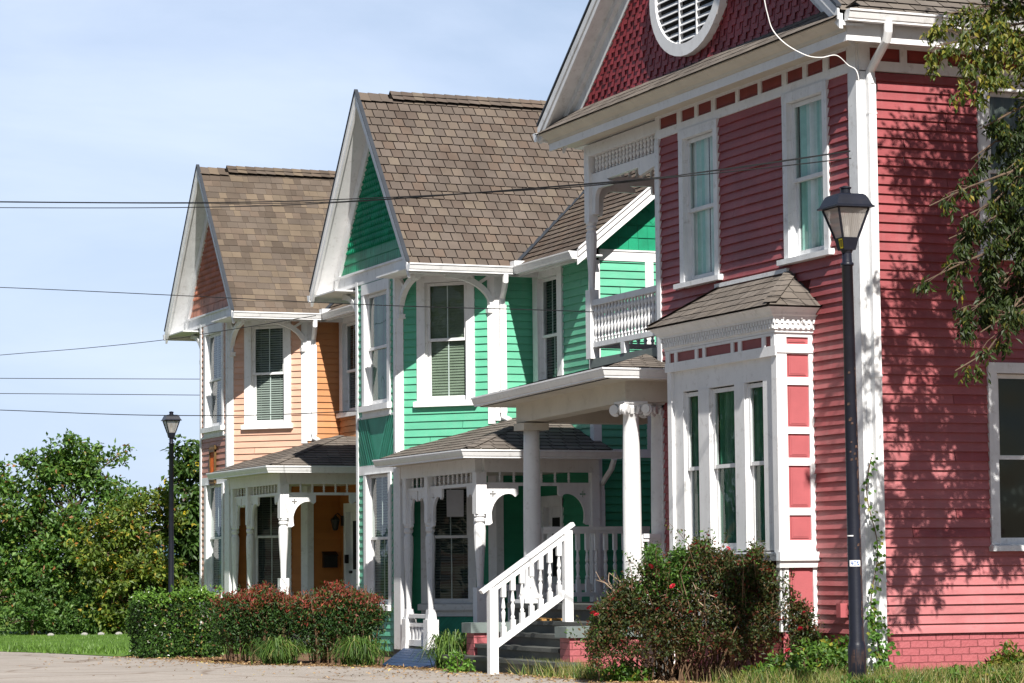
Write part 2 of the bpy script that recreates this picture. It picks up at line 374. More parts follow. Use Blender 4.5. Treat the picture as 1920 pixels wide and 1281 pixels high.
def roof_slope(mb, P0, eu, es, ulim, length, course=.19, tabw=.2, gap=.014, th=.022, tones=None, mi=0, mi_under=1, jit=.004, under=.05):
    """shingled slope: P0 on the eave line, eu along the eave, es up the slope"""
    P0 = V(P0); eu = V(eu).normalized(); es = V(es).normalized(); n = eu.cross(es).normalized()
    if n.z < 0: n = -n
    A = lambda u, v, h: P0+eu*u+es*v+n*h
    # underlay slab
    a0, b0 = ulim(0); a1, b1 = ulim(length)
    c = [A(a0, 0, -under), A(b0, 0, -under), A(b1, length, -under), A(a1, length, -under), A(a0, 0, 0), A(b0, 0, 0), A(b1, length, 0), A(a1, length, 0)]
    mb.mesh8(c, mi_under)
    v = -.02; r = 0
    while v < length-.02:
        v1 = min(v+course*1.12, length); ul = ulim(max(0, v)); uh = ulim(min(length, v1))
        a, b = min(ul[0], uh[0]), max(ul[1], uh[1])
        u = a-tabw*((r % 2)*.5+rnd.uniform(0, .08))
        while u < b:
            wv = tabw if gap > .0035 else tabw*rnd.uniform(.5, 1.4)
            f = lambda q, vv: min(max(q, ulim(min(max(vv, 0), length))[0]), ulim(min(max(vv, 0), length))[1])
            ua, ub = u+gap/2, u+wv-gap/2
            q = [(f(ua, v), v), (f(ub, v), v), (f(ub, v1), v1), (f(ua, v1), v1)]
            if q[1][0]-q[0][0] > .004 or q[2][0]-q[3][0] > .004:
                t = rnd.choice(tones) if tones else grey(1); kk = rnd.uniform(.9, 1.1); t = tuple(x*kk for x in t)
                h0 = th+rnd.uniform(0, jit); j = rnd.uniform(-jit, jit)
                p = [A(q[0][0], v+j, h0), A(q[1][0], v+j, h0), A(q[2][0], v1, .005), A(q[3][0], v1, .005)]
                mb.face(p, mi, t)
                mb.face([A(q[0][0], v+j, 0), A(q[1][0], v+j, 0), p[1], p[0]], mi_under)
            u += wv
        v += course; r += 1
    return A

TONES = [(1, 1, 1), (.94, .92, .91), (1.1, 1.08, 1.03), (.86, .82, .80), (1.04, .96, .90), (.98, .98, .97), (1.2, 1.2, 1.12), (.92, .92, .92), (1, 1, 1)]
TONEB = [(1, 1, 1), (.84, .82, .8), (1.16, 1.14, 1.06), (.95, .95, .95), (1.3, 1.26, 1.14), (.76, .74, .72), (1.05, 1, .96)]
TONEG = [(1, 1, 1), (.93, .93, .93), (1.06, 1.05, 1.03), (.88, .87, .86)]

GUT = [(0, 0), (.085, 0), (.085, .02), (.098, .03), (.122, .085), (.122, .1), (.14, .104), (.14, .125), (.122, .125), (.0, .12)]

def window(par, W, u0, u1, z0, z1, trim=.13, head=.15, sillh=.1, silx=.05, meet=None, cover='blind', cov2=None, grid=True, covmat='blind', proud=.048, apron=0., trimmat='white', nosill=False, side0=None, side1=None, crown=0.):
    meet = meet or (z0+z1)/2
    s0 = trim if side0 is None else side0; s1 = trim if side1 is None else side1
    m = MB()
    if s0: m.fbox(W, u0-s0, u0, z0, z1, -.12, proud)
    if s1: m.fbox(W, u1, u1+s1, z0, z1, -.12, proud)
    if head > .02 or s0: m.fbox(W, u0-s0, u1+s1, z1, z1+head, -.12, proud+.004)
    m.fbox(W, u0, u1, z0-.03, z0, -.12, .0)
    win = m.build('window', trimmat, par)
    if not nosill:
        s = MB(); P = W.p; a, b = u0-s0-silx, u1+s1+silx; d = proud+.055
        s.mesh8([P(a, z0-sillh, d), P(b, z0-sillh, d), P(b, z0-sillh, -.02), P(a, z0-sillh, -.02), P(a, z0-.012, d), P(b, z0-.012, d), P(b, z0+.004, -.02), P(a, z0+.004, -.02)])
        if apron: s.fbox(W, u0-s0, u1+s1, z0-sillh-apron, z0-sillh-.001, -.01, proud-.006)
        s.build('sill', trimmat, win)
    t = .05
    sh = MB()
    def sash(a, b, za, zb, d0, d1, bot=.06):
        sh.fbox(W, a, a+t, za, zb, d0, d1); sh.fbox(W, b-t, b, za, zb, d0, d1)
        sh.fbox(W, a+t, b-t, zb-t, zb, d0, d1-.003); sh.fbox(W, a+t, b-t, za, za+bot, d0, d1-.003)
    a, b = u0+.012, u1-.012
    sash(a, b, meet-.02, z1-.008, -.06, -.028, .045); sash(a, b, z0+.004, meet+.03, -.095, -.063, .075)
    sh.fbox(W, a-.012, a, z0, z1, -.1, -.002); sh.fbox(W, b, b+.012, z0, z1, -.1, -.002)
    sh.build('sash', trimmat, win)
    g = MB(); P = W.p
    for za, zb, d in ((meet, z1-.02, -.045), (z0+.05, meet+.01, -.08)):
        g.face([P(a+.02, za, d), P(b-.02, za, d), P(b-.02, zb, d), P(a+.02, zb, d)])
    g.build('pane', 'glass', win)
    if grid:
        q = MB(); c = (a+b)/2
        q.fbox(W, c-.009, c+.009, meet+.02, z1-.055, -.062, -.05); q.fbox(W, c-.009, c+.009, z0+.08, meet-.01, -.097, -.085)
        q.build('glazing_bar', trimmat, win)
    c = MB(); D = -.118
    if cover == 'blind':
        z = z0+.02
        while z < z1-.02:
            c.face([P(a, z, D+.012), P(b, z, D+.012), P(b, z+.034, D-.012), P(a, z+.034, D-.012)]); z += .046
        for f in (.2, .8): c.fbox(W, a+(b-a)*f-.004, a+(b-a)*f+.004, z0, z1, D+.016, D+.018)
    elif cover == 'shade':
        z = z0+.02
        while z < z1-.02:
            c.face([P(a, z, D+.014), P(b, z, D+.014), P(b, z+.044, D-.004), P(a, z+.044, D-.004)]); z += .046
        c.face([P(a, z0, D-.02), P(b, z0, D-.02), P(b, z1, D-.02), P(a, z1, D-.02)])
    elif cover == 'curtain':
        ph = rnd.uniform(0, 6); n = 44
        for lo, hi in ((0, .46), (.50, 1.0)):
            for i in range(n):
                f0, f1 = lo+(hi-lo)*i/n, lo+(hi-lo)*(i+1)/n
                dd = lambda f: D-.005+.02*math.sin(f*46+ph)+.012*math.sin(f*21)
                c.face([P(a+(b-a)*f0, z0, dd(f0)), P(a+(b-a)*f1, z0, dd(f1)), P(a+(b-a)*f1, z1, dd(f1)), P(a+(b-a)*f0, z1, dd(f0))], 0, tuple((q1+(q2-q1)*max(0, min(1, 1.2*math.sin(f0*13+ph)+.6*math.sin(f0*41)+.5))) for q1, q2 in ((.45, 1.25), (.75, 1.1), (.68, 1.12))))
    c.face([P(u0-.1, z0-.1, -.34), P(u1+.1, z0-.1, -.34), P(u1+.1, z1+.1, -.34), P(u0-.1, z1+.1, -.34)], 1)
    c.fbox(W, u0-.12, u0-.1, z0-.1, z1+.1, -.34, -.12, 1); c.fbox(W, u1+.1, u1+.12, z0-.1, z1+.1, -.34, -.12, 1)
    c.fbox(W, u0-.1, u1+.1, z1+.1, z1+.12, -.34, -.12, 1)
    c.build({'blind': 'blind', 'shade': 'blind', 'curtain': 'curtain'}.get(cover, 'dark_room'), [covmat, 'darkroom'], win, smooth=False)
    return win

def arc_bracket(W, u0, z0, du, dz, t=.09, n=10):
    """quarter-arc sawn bracket: foot on the wall post at (u0,z0), rising by dz and reaching out by du"""
    out = []; inn = []
    for i in range(n+1):
        a = math.pi/2*i/n
        out.append((u0+du*(1-math.cos(a)), z0+dz*math.sin(a)))
        inn.append((u0+du*(1-math.cos(a))*(1-.0)-math.copysign(t, du)*math.cos(a)*0, z0+dz*math.sin(a)))
    return out

def pbracket(W, mb, u0, zt, sx, L=.42, H=.62, d0=-.02, d1=.02, leaf=True, mi=0):
    """porch bracket hanging under a rail: leg at u0 going down H, arm along sx for L, with a quatrefoil cut through"""
    pts = [(0, 0), (L, 0), (L, -.13), (L-.05, -.17), (L-.10, -.13), (L-.16, -.12)]
    for i in range(1, 8):
        a = math.pi/2*i/8
        pts.append((L-.16-(L-.26)*math.sin(a), -.12-(H-.24)*(1-math.cos(a))))
    pts += [(.11, -H+.09), (.12, -H+.03), (.07, -H), (0, -H)]
    hole = []
    for i in range(24):
        a = 2*math.pi*i/24; r = .034+.024*math.cos(4*a)
        hole.append((.13+r*math.cos(a), -.125+r*math.sin(a)))
    f = lambda q: [(u0+sx*x, zt+z) for x, z in q]
    mb.prism(W, f(pts), [f(hole)] if leaf else [], d0, d1, mi)

def spindle_src(name, L, r, parent, loc, mat='white', sq=.0):
    m = MB(); p = [(0, .6), (.06, .6), (.1, .95), (.16, .5), (.25, .75), (.38, 1.0), (.5, .62), (.6, .9), (.72, .55), (.84, 1.0), (.92, .6), (1, .6)]
    if sq:
        m.box(-sq, sq, -sq, sq, 0, L*.22); m.box(-sq, sq, -sq, sq, L*.72, L)
        p = [(.22, .7), (.26, 1.0), (.3, .55), (.38, .8), (.46, .95), (.5, .5), (.54, .95), (.62, .7), (.68, .5), (.72, .8)]
    m.lathe(0, 0, [(L*z, r*k) for z, k in p], 8)
    return m.build(name, mat, parent, loc=loc)

def turned_post(mb, x, y, z0, z1, R, n=12):
    L = z1-z0
    prof = [(0, .55), (.03, .62), (.28, .74), (.55, 1.0), (.76, 1.12), (.845, 1.05), (.87, .8), (.885, .8), (.9, 1.05), (.93, 1.08), (.95, .85), (.97, 1.1), (1, 1.05)]
    mb.lathe(x, y, [(z0+L*a, R*r) for a, r in prof], n)

# ------------------------------------------------------------------ the two gabled cottages
def cottage(root, P):
    w, gut = 'white', 'gutter'
    F = Wall((0, 2), (0, -1)); CH = Wall((0, 0), (1, -1)); SD = Wall((1.26, -1.26), (1, 0)); WF = Wall((1.93, -1.26), (0, -1)); WN = Wall((1.93, -3.72), (1, 0))
    CF = Wall((1.26, 3.26), (-1, -1)); SF = Wall((9, 3.26), (-1, 0))
    ZB, ZT, ex = -.27, 5.985, .125
    # --- windows' openings
    fu = dict(u0=.44, u1=1.60, z0=3.889, z1=5.80); fl = dict(u0=.50, u1=1.62, z0=.50, z1=2.70)
    cu = dict(u0=.527, u1=1.271, z0=3.86, z1=5.83); cl = dict(u0=.56, u1=1.29, z0=.52, z1=2.46)
    wf = dict(u0=.30, u1=1.10-.0, z0=4.05, z1=5.82)
    H = lambda d: (d['u0'], d['u1'], d['z0'], d['z1'])
    door = (.30+.13, 1.19-.07, -.15, 2.07)
    m = MB()
    siding(m, F, ZB, .34, 0, 2, [], ex, .029, mi=0)
    siding(m, F, .34, 2.72, 0, 2, [H(fl)], ex, .027)
    siding(m, F, 3.66, 6.1, 0, 2, [H(fu)], ex, .027)
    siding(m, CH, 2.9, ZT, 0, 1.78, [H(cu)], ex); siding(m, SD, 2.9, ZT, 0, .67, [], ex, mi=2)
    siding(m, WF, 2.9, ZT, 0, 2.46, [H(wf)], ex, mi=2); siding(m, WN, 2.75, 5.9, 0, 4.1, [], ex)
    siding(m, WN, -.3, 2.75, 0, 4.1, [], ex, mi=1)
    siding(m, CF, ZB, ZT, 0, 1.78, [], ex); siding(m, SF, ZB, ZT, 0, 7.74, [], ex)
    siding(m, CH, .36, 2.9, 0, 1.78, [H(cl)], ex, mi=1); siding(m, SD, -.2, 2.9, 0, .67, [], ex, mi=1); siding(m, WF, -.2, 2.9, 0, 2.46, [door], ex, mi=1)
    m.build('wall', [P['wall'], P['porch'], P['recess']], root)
    # foundation
    m = MB(); m.box(.03, 9, 0, 2, -.7, ZB-.004); m.box(1.3, 9, -1.2, 3.2, -.7, ZB-.004); m.box(1.97, 9, -3.68, -1.2, -.7, ZB-.008)
    m.build('foundation', 'found', root)
    # panel of the front between the windows (diagonal boards / siding)
    m = MB()
    if P['chevron']:
        m.fbox(F, .02, 1.98, 2.84, 3.70, -.01, .012, 0, grey(.9)); k = 18
        for i in range(-2, k+12):
            for sgn in (-1, 1):
                pts = []; x0 = i*.085
                # board running from the centre line down and outwards
                za = 3.70-x0
                q = [(0, za), (.98, za+1.7*.98*.9), (.98, za+1.7*.98*.9-.075), (0, za-.075)]
                q = [(1+sgn*a*.98, b-1.0) for a, b in q]
                q = clip_z(q, 2.86, 3.68)
                if len(q) > 2:
                    c = grey(rnd.uniform(.75, 1.3)); o = .016+(i % 2)*.012+rnd.uniform(0, .004)
                    if sgn < 0: q = q[::-1]
                    m.face([F.p(a, b, o) for a, b in (q if area(q) > 0 else q[::-1])], 0, c)
    else:
        siding(m, F, 2.84, 3.70, .02, 1.98, [], ex, .022)
    m.build('front_panel', P['panel'], root)
    m = MB(); m.fbox(F, .22, 1.98, 5.985, 6.105, 0, .022, 0, grey(1)); m.build('frieze_panel', P['panel'], root)
    # --- corner boards
    for q in ((F, 1.90, 2.0, -.62+.2, 6.1, 'n'), (CH, 0.0, .125, 3.03, ZT, ''), (CH, 0.0, .16, -.25, 2.76, ''), (F, 0, .07, -.42, 6.1, ''), (CH, 1.655, 1.78, 3.45, ZT, ''), (CH, 1.64, 1.78, -.2, 2.9, ''), (SD, 0, .115, 3.5, ZT, ''), (SD, 0, .1, -.2, 2.9, ''),
              (WF, 2.36, 2.46, -.2, ZT, ''), (WN, 0, .1, -.3, 5.9, ''), (WN, .89, 1.03, 2.93, 5.9, '')):
        b = MB(); b.fbox(q[0], q[1]-(.03 if q[1] == 0 else 0), q[2]+(.03 if q[5] == 'n' or (q[0] is WF) else 0), q[3], q[4], 0, .038); b.build('corner_board', P['trim'], root)
    b = MB(); b.fbox(WN, .1, 4.1, 5.9, 6.05, 0, .035); b.fbox(WN, .1, 4.1, 6.05, 6.075, 0, .05); b.build('frieze_board', w, root)
    b = MB(); b.fbox(WN, .1, 4.1, 2.80, 2.93, 0, .033); b.build('belt_board', P['trim'], root)
    b = MB(); b.fbox(F, .0, 2.0, 3.66, 3.70, 0, .03); b.fbox(F, .07, 1.9, 2.70, 2.86, 0, .026); b.build('belt_board', P['trim'], root)
    # --- windows
    window(root, F, **fu, trim=.13, head=.18, sillh=.11, silx=.03, meet=4.855, cover=P['cov_front'], covmat=P['cm_front'], grid=P['grid'], apron=.1, trimmat=P['trim'])
    window(root, F, **fl, trim=.13, head=.01, sillh=.1, silx=.0, meet=1.61, cover='blind', covmat='blindgreen', trimmat=P['trim'])
    window(root, CH, **cu, trim=.15, head=.15, sillh=.1, silx=.045, meet=4.87, cover=P['cov_side'], covmat=P['cm_side'], trimmat=w)
    window(root, CH, **cl, trim=.13, head=.14, sillh=.11, silx=.04, meet=1.61, cover='blind', covmat='blinddark', apron=.1, trimmat=w)
    window(root, WF, **wf, trim=.2, head=.16, sillh=.1, silx=.03, meet=4.86, cover='blind', covmat='blinddark', trimmat=P['trim'])
    # diagonal-boarded panel under the porch window
    b = MB(); b.fbox(CH, .16, 1.64, -.25, .30, 0, .015, 0, grey(.8))
    for i in range(-8, 22):
        q = clip_z([(.16+i*.08, -.25), (.16+i*.08+.55, .30), (.16+i*.08+.555+.066, .30), (.16+i*.08+.07, -.25)], -.25, .30)
        q = clip_u(q, .16, 1.64)
        if len(q) > 2: b.face([CH.p(x, z, .021) for x, z in (q if area(q) > 0 else q[::-1])], 0, grey(rnd.uniform(.9, 1.1)))
    b.build('skirt_panel', P['panel'], root)
    # door on the wing, under the porch
    d = MB(); d.fbox(WF, door[0], door[1], -.15, 2.07, -.1, -.07); d.fbox(WF, door[0]-.13, door[0], -.18, 2.22, -.1, .035); d.fbox(WF, door[1], door[1]+.1, -.18, 2.22, -.1, .035); d.fbox(WF, door[0]-.13, door[1]+.1, 2.07, 2.25, -.1, .038)
    dr = d.build('door', 'trim', root)
    d = MB(); d.face([WF.p(door[0]+.14, .95, -.065), WF.p(door[1]-.12, .95, -.065), WF.p(door[1]-.12, 1.9, -.065), WF.p(door[0]+.14, 1.9, -.065)]); d.build('pane', 'darkroom', dr)
    d = MB(); d.tube([WF.p(door[0]+.07, .9, -.07), WF.p(door[0]+.07, .9, -.01)], .028, 8); d.build('door_handle', 'mailbox', dr)
    # --- main gable roof
    yc, xr, half, ze, zp = .92, -.38, 2.53, 5.98, 9.19
    s = (zp-ze)/half; SL = math.hypot(half, zp-ze); L = 9.4
    r = MB()
    roof_slope(r, (xr, yc-half, ze), (1, 0, 0), (0, half, zp-ze), lambda v: (0, L), SL, P['course'], P['tab'], P['gap'], tones=P['tones'], th=P['th'])
    roof_slope(r, (xr, yc+half, ze), (1, 0, 0), (0, -half, zp-ze), lambda v: (0, L), SL, P['course'], P['tab'], P['gap'], tones=P['tones'], th=P['th'])
    # ridge shingles and the raised vent
    for i in range(int(L/.2)):
        x = xr+i*.2; t = rnd.choice(P['tones'])
        for sg in (-1, 1):
            h = .02 if x < xr+.5 else .075
            r.face([(x, yc, zp+h+.01), (x+.21, yc, zp+h-.002), (x+.21, yc+sg*.17, zp+h-.002-.17*s*.75), (x, yc+sg*.17, zp+h+.01-.17*s*.75)][::sg], 0, t)
    r.box(xr+.55, xr+L, yc-.1, yc+.1, zp-.1, zp+.0, 1)
    roof = r.build('roof', [P['roof'], 'roofdark'], root)
    # wing roof: its eave runs towards the street side
    xe, zw, sw = 1.53, 6.03, .82
    r = MB(); Lw = 4.05
    ang = V((1, 0, sw)).normalized()
    roof_slope(r, (xe, -4.06, zw), (0, 1, 0), ang, lambda v: (0, 2.45+.667*v*ang.x+.25), 3.4, .19*.9, P['tab'], P['gap'], tones=P['tones'])
    rw = roof_slope(r, (xe+2*3.4*ang.x, -4.06, zw), (0, 1, 0), (-ang.x, 0, ang.z), lambda v: (0, 5.2), 3.4, .19, P['tab'], P['gap'], tones=P['tones'])
    r.build('wing_roof', [P['roof'], 'roofdark'], root)
    # valley flashing
    b = MB(); k = .667
    v0 = V((xe, -1.57, zw+.06)); v1 = V((xe+2.4, -1.57+2.4*k, zw+2.4*sw+.06)); b.bar(v0, v1, .07, .012, (-.6, -.6, 1)); b.build('valley_flashing', 'dripmetal', root)
    # gable wall, frieze, rakes
    G = Wall((0, yc+half), (0, -1))   # u=0 far foot .. 2*half near foot
    zr = lambda y: zp-abs(y-yc)*s
    gl = lambda z: ((z-ze)/s+.15, 2*half-(z-ze)/s-.15)
    m = MB()
    fancy_shingles(m, G, 6.60, 9.0, gl, .115, .10, .6, 0, .042)
    fancy_shingles(m, G, 6.26, 6.58, gl, .17, .11, 0)
    m.build('gable_wall', P['gable'], root)
    b = MB(); P_ = G.p
    b.fbox(G, .10, 2*half-.10, 6.0, 6.06, -.1, .034); b.fbox(G, .22, 2*half-.22, 6.06, 6.21, -.1, .035); b.fbox(G, .25, 2*half-.25, 6.21, 6.245, -.05, .07)
    b.build('gable_beam', P['trim'], root)
    for sg in (-1, 1):
        R = MB()
        def rk(x0, x1, t0, t1, y0=0.0):     # board running under the roof plane: t measured down from the roof underside
            e = half-y0
            a = [(x0, yc+sg*e, ze+y0*s-t1), (x1, yc+sg*e, ze+y0*s-t1), (x1, yc, zp-t1), (x0, yc, zp-t1), (x0, yc+sg*e, ze+y0*s-t0), (x1, yc+sg*e, ze+y0*s-t0), (x1, yc, zp-t0), (x0, yc, zp-t0)]
            R.mesh8(a)
        rk(xr-.012, xr+.03, .0, .21); rk(xr-.03, xr-.008, -.02, .085)
        R.build('barge_board', P['trim'], root)
        R = MB(); rk(-.066, -.002, .16, .50, .40); rk(xr+.03, -.0, .125, .15, .06); R.build('rake_frieze', P['trim'], root)
        R = MB(); rk(xr-.045, xr+.02, -.075, -.05); R.build('drip_edge', 'dripmetal', root)
    # eaves: soffit, gutters and boxes
    b = MB()
    b.box(xr+.03, 9, yc-half+.0, -1.1, 5.93, 5.955); b.box(xr+.03, 1.3, -1.1, 0.05, 5.93, 5.955); b.box(xr+.03, 9, 2.2, yc+half, 5.93, 5.955)
    b.box(xr+.03, 1.9, yc-half-.005, yc-half+.02, 5.84, 6.0)
    b.build('soffit', P['trim'], root)
    yg = yc-half-.02
    def gutter(p0, p1, out, **k): g = MB(); g.sweep(p0, p1, out, GUT, **k); return g.build('gutter', gut, root)
    gutter((xr-.03, yg, 5.87), (xe-.02, yg, 5.87), (0, -1, 0), m1=.8)
    gutter((xe-.02, yg, 5.87), (xe-.02, -4.05, 5.87), (-1, 0, 0), m0=-.0)
    gutter((xr-.03, yc+half+.02, 5.85), (8, yc+half+.02, 5.85), (0, 1, 0))
    b = MB(); b.box(xe-.14, xe+.06, yg-.165, yg+.03, 5.965, 6.085); b.build('gutter_diverter', w, root)
    b = MB(); b.box(xe, 1.97, -4.0, -1.3, 5.932, 5.957); b.box(xe-.002, xe+.02, -4.06, yg, 5.85, 6.0); b.build('wing_soffit', P['trim'], root)
    # wing rake (gable end towards the neighbour)
    for (t0, t1, y0, y1) in ((.0, .11, -4.1, -4.06), (.11, .24, -4.075, -4.05), (-.03, .005, -4.125, -4.10)):
        b = MB()
        for sg in (0, 1):
            xa, xb = (xe-.02, xe+3.4*ang.x) if sg == 0 else (xe+6.8*ang.x, xe+3.4*ang.x)
            za = zw-.02*sw; zb = zw+3.4*ang.z
            b.mesh8([(xa, y0, za-t1), (xa, y1, za-t1), (xb, y1, zb-t1), (xb, y0, zb-t1), (xa, y0, za-t0), (xa, y1, za-t0), (xb, y1, zb-t0), (xb, y0, zb-t0)])
        b.build('wing_rake', w, root)
    b = MB()
    for sg in (0, 1):
        xa, xb = (xe, xe+3.4*ang.x) if sg == 0 else (xe+6.8*ang.x, xe+3.4*ang.x); za, zb = zw-.14, zw+3.4*ang.z-.14
        b.mesh8([(xa, -4.06, za-.02), (xa, -3.72, za-.02), (xb, -3.72, zb-.02), (xb, -4.06, zb-.02), (xa, -4.06, za), (xa, -3.72, za), (xb, -3.72, zb), (xb, -4.06, zb)])
    b.build('rake_soffit', 'trim', root)
    m = MB(); wl = lambda z: (max(0, (z-zw)/sw-.08), min(4.6, 5.0-(z-zw)/sw))
    fancy_shingles(m, WN, 6.08, 6.5, wl, .2, .17, 0); fancy_shingles(m, WN, 6.5, 8.0, wl, .19, .17, .45); m.build('wing_gable_wall', P['gable2'], root)
    # cut-away brackets
    def bracket(W, u0, z0, du, dz, d0=-.045, d1=.045):
        b = MB(); n = 10; t = .085; arc = []; arc2 = []
        for i in range(n+1):
            a = math.pi/2*i/n
            arc.append((u0+du*(1-math.cos(a)), z0+dz*math.sin(a)*1.0))
        sg = 1 if du > 0 else -1
        for i in range(n+1):
            a = math.pi/2*i/n
            arc2.append((u0+sg*t*.35+du*(1-math.cos(a))-sg*t*math.sin(a)*.2+sg*t*.65*math.cos(a), z0-.0+dz*math.sin(a)-t*math.sin(a)*1.1))
        b.prism(W, arc+arc2[::-1], [], d0, d1)
        b.bar(W.p(u0+sg*.02, z0+dz*.98, 0), W.p(u0+du*.36, z0+dz*.66, 0), .05, .05)
        b.fbox(W, u0, u0+du*.95, z0+dz-.01, z0+dz+.02, d0, d1)
        b.fbox(W, u0, u0+sg*.13, z0-.085, z0-.005, d0-.015, d1+.015)
        o = b.build('eave_bracket', w, root)
    FX = Wall((0.045, 2), (0, -1)); SX = Wall((1.26, -1.215), (1, 0))
    bracket(FX, 2.0, 5.33, .86, .60); bracket(FX, 0, 5.33, -.86, .60); bracket(SX, 0, 5.36, -.86, .57)
    # downspout
    b = MB(); b.tube([(1.28, -1.68, 5.87), (1.28, -1.67, 5.75), (1.32, -1.5, 5.62), (1.36, -1.33, 5.52), (1.36, -1.32, 5.3)], .05, 8); b.box(1.305, 1.415, -1.365, -1.285, 3.62, 5.4)
    b.tube([(1.36, -1.325, 3.66), (1.36, -1.36, 3.55), (1.4, -1.5, 3.5)], .05, 8); b.build('downspout', gut, root)
    # --- porch
    zf = -.17
    b = MB(); b.box(-.1, 1.93, -3.86, -1.26, zf-.3, zf); b.box(-.1, 1.26, -1.26, -.0, zf-.3, zf-.002); b.build('porch_floor', 'deck', root)
    pr = MB(); zpe, sp = 2.90, .325; xE, yE = -.42, -4.22
    LA = 2.3; nA = V((1, 0, sp)).normalized(); lenA = 1.98/nA.x
    roof_slope(pr, (xE, yE, zpe), (0, 1, 0), nA, lambda v: (v*nA.x, 3.86+v*nA.x*.28), lenA, P['pcourse'], .24, P['pgap'], tones=TONEG, th=.012)
    nB = V((0, 1, sp)).normalized(); lenB = 1.98/nB.y
    roof_slope(pr, (xE, yE, zpe), (1, 0, 0), nB, lambda v: (v*nB.y, 2.42), lenB, P['pcourse'], .24, P['pgap'], tones=TONEG, th=.012)
    # hip caps
    for i in range(12):
        a = i*.165; p0 = V((xE+a, yE+a, zpe+a*sp+.03)); p1 = V((xE+a+.18, yE+a+.18, zpe+(a+.18)*sp+.02)); t = rnd.choice(TONEG)
        for e in (V((.12, -.02, .01-.0)), V((-.02, .12, .01))):
            q = [p0, p1, p1+e+V((0, 0, -.015)), p0+e+V((0, 0, -.015))]
            nn = (q[1]-q[0]).cross(q[2]-q[0]); pr.face(q if nn.z > 0 else q[::-1], 0, t)
    pr.build('porch_roof', [P['proof'], 'roofdark'], root)
    b = MB(); b.box(xE+.03, 1.95, yE+.03, -3.2, 2.77, 2.79); b.box(xE+.03, .5, -3.2, -.25, 2.77, 2.79); b.box(xE+.0, xE+.025, yE, -.45, 2.76, 2.9); b.box(xE, 2.0, yE, yE+.025, 2.76, 2.9)
    b.box(.3, 1.95, -3.2, -1.0, 2.60, 2.62)
    b.build('porch_soffit', 'cream', root)
    gutter((xE, -.3, 2.755), (xE, yE, 2.755), (-1, 0, 0), m1=1.0); gutter((xE, yE, 2.755), (2.12, yE, 2.755), (0, -1, 0), m0=-1.0)
    px, zb = -.05, 2.56
    b = MB()
    b.box(px-.06, px+.06, -3.78, -.24, zb, 2.77); b.box(px+.06, 1.93, -3.86, -3.74, zb, 2.77)
    b.box(px-.03, px+.03, -3.72, -.3, 2.35, 2.40); b.box(px+.08, 1.93, -3.83, -3.77, 2.35, 2.40)
    fr = b.build('porch_frieze', w, root)
    sp0 = spindle_src('spindle', .16, .026, fr, (px, -.85, 2.40), w)
    for y in (-1.05, -1.25, -1.45): inst(sp0, fr, (px, y, 2.40))
    for i in range(9): inst(sp0, fr, (px, -1.9-i*.195, 2.40))
    for i in range(6): inst(sp0, fr, (px+.34+i*.23, -3.80, 2.40))
    PW = Wall((px, 0), (0, -1)); PN = Wall((0, -3.80), (1, 0))
    for i, (y, zt, zl) in enumerate(((-.63, 1.83, .42), (-1.65, 1.83, .42), (-3.80, 1.92, .80))):
        b = MB(); h = .075 if i < 2 else .085
        b.box(px-h, px+h, y-h, y+h, zt, zb); turned_post(b, px, y, zl, zt, h*.98)
        if i < 2:
            b.mesh8([(px-.11, y-.11, zf-.05), (px+.11, y-.11, zf-.05), (px+.11, y+.11, zf-.05), (px-.11, y+.11, zf-.05), (px-.06, y-.06, zl+.02), (px+.06, y-.06, zl+.02), (px+.06, y+.06, zl+.02), (px-.06, y+.06, zl+.02)])
            b.box(px-.095, px+.095, y-.1, y+.1, zf-.05, .28)
        else: b.box(px-h, px+h, y-h, y+h, zf, zl)
        b.build('porch_post', w, root)
    b = MB(); b.box(px-.07, px+.06, -.43, -.1, zf-.05, 2.75); b.build('pilaster', w, root)
    b = MB(); b.box(1.80, 1.93, -3.88, -3.74, zf, 2.56); b.tube([(2.0, yE-.07, 2.76), (2.0, yE+.05, 2.6), (2.0, -3.80, 2.38), (2.0, -3.78, 2.2)], .045, 8); b.box(1.955, 2.045, -3.82, -3.73, -.1, 2.3); b.build('end_post', w, root)
    for (W, u, sx, L) in ((PW, .705, 1, .4), (PW, 1.575, -1, .42), (PW, 1.725, 1, .5), (PW, 3.715, -1, .4), (PN, px+.085, 1, .55), (PN, 1.80, -1, .55)):
        b = MB(); pbracket(W, b, u, 2.35, sx, L, .60); b.build('porch_bracket', w, root)
    # low baluster panels
    b = MB(); b.box(px-.05, px+.05, -1.54, -.74, .30, .36); b.box(px-.035, px+.035, -1.54, -.74, .16, .22); b.box(px-.05, px+.05, -1.54, -.74, zf+.02, zf+.12)
    rl = b.build('porch_railing', w, root)
    q = MB(); q.box(-.025, .025, -.04, .04, 0, .22); q0 = q.build('baluster', w, rl, loc=(px, -.86, -.05))
    for y in (-1.02, -1.16, -1.30, -1.44): inst(q0, rl, (px, y, -.05))
    if not P['chevron']: return
    b = MB(); b.box(px+.08, 1.8, -3.85, -3.75, .74, .84); b.box(px+.08, 1.8, -3.83, -3.77, -.02, .06)
    rl = b.build('porch_railing', w, root)
    q = MB(); q.box(-.03, .03, -.02, .02, 0, .69); q0 = q.build('baluster', w, rl, loc=(px+.2, -3.80, .05))
    for i in range(1, 11): inst(q0, rl, (px+.2+i*.145, -3.80, .05))

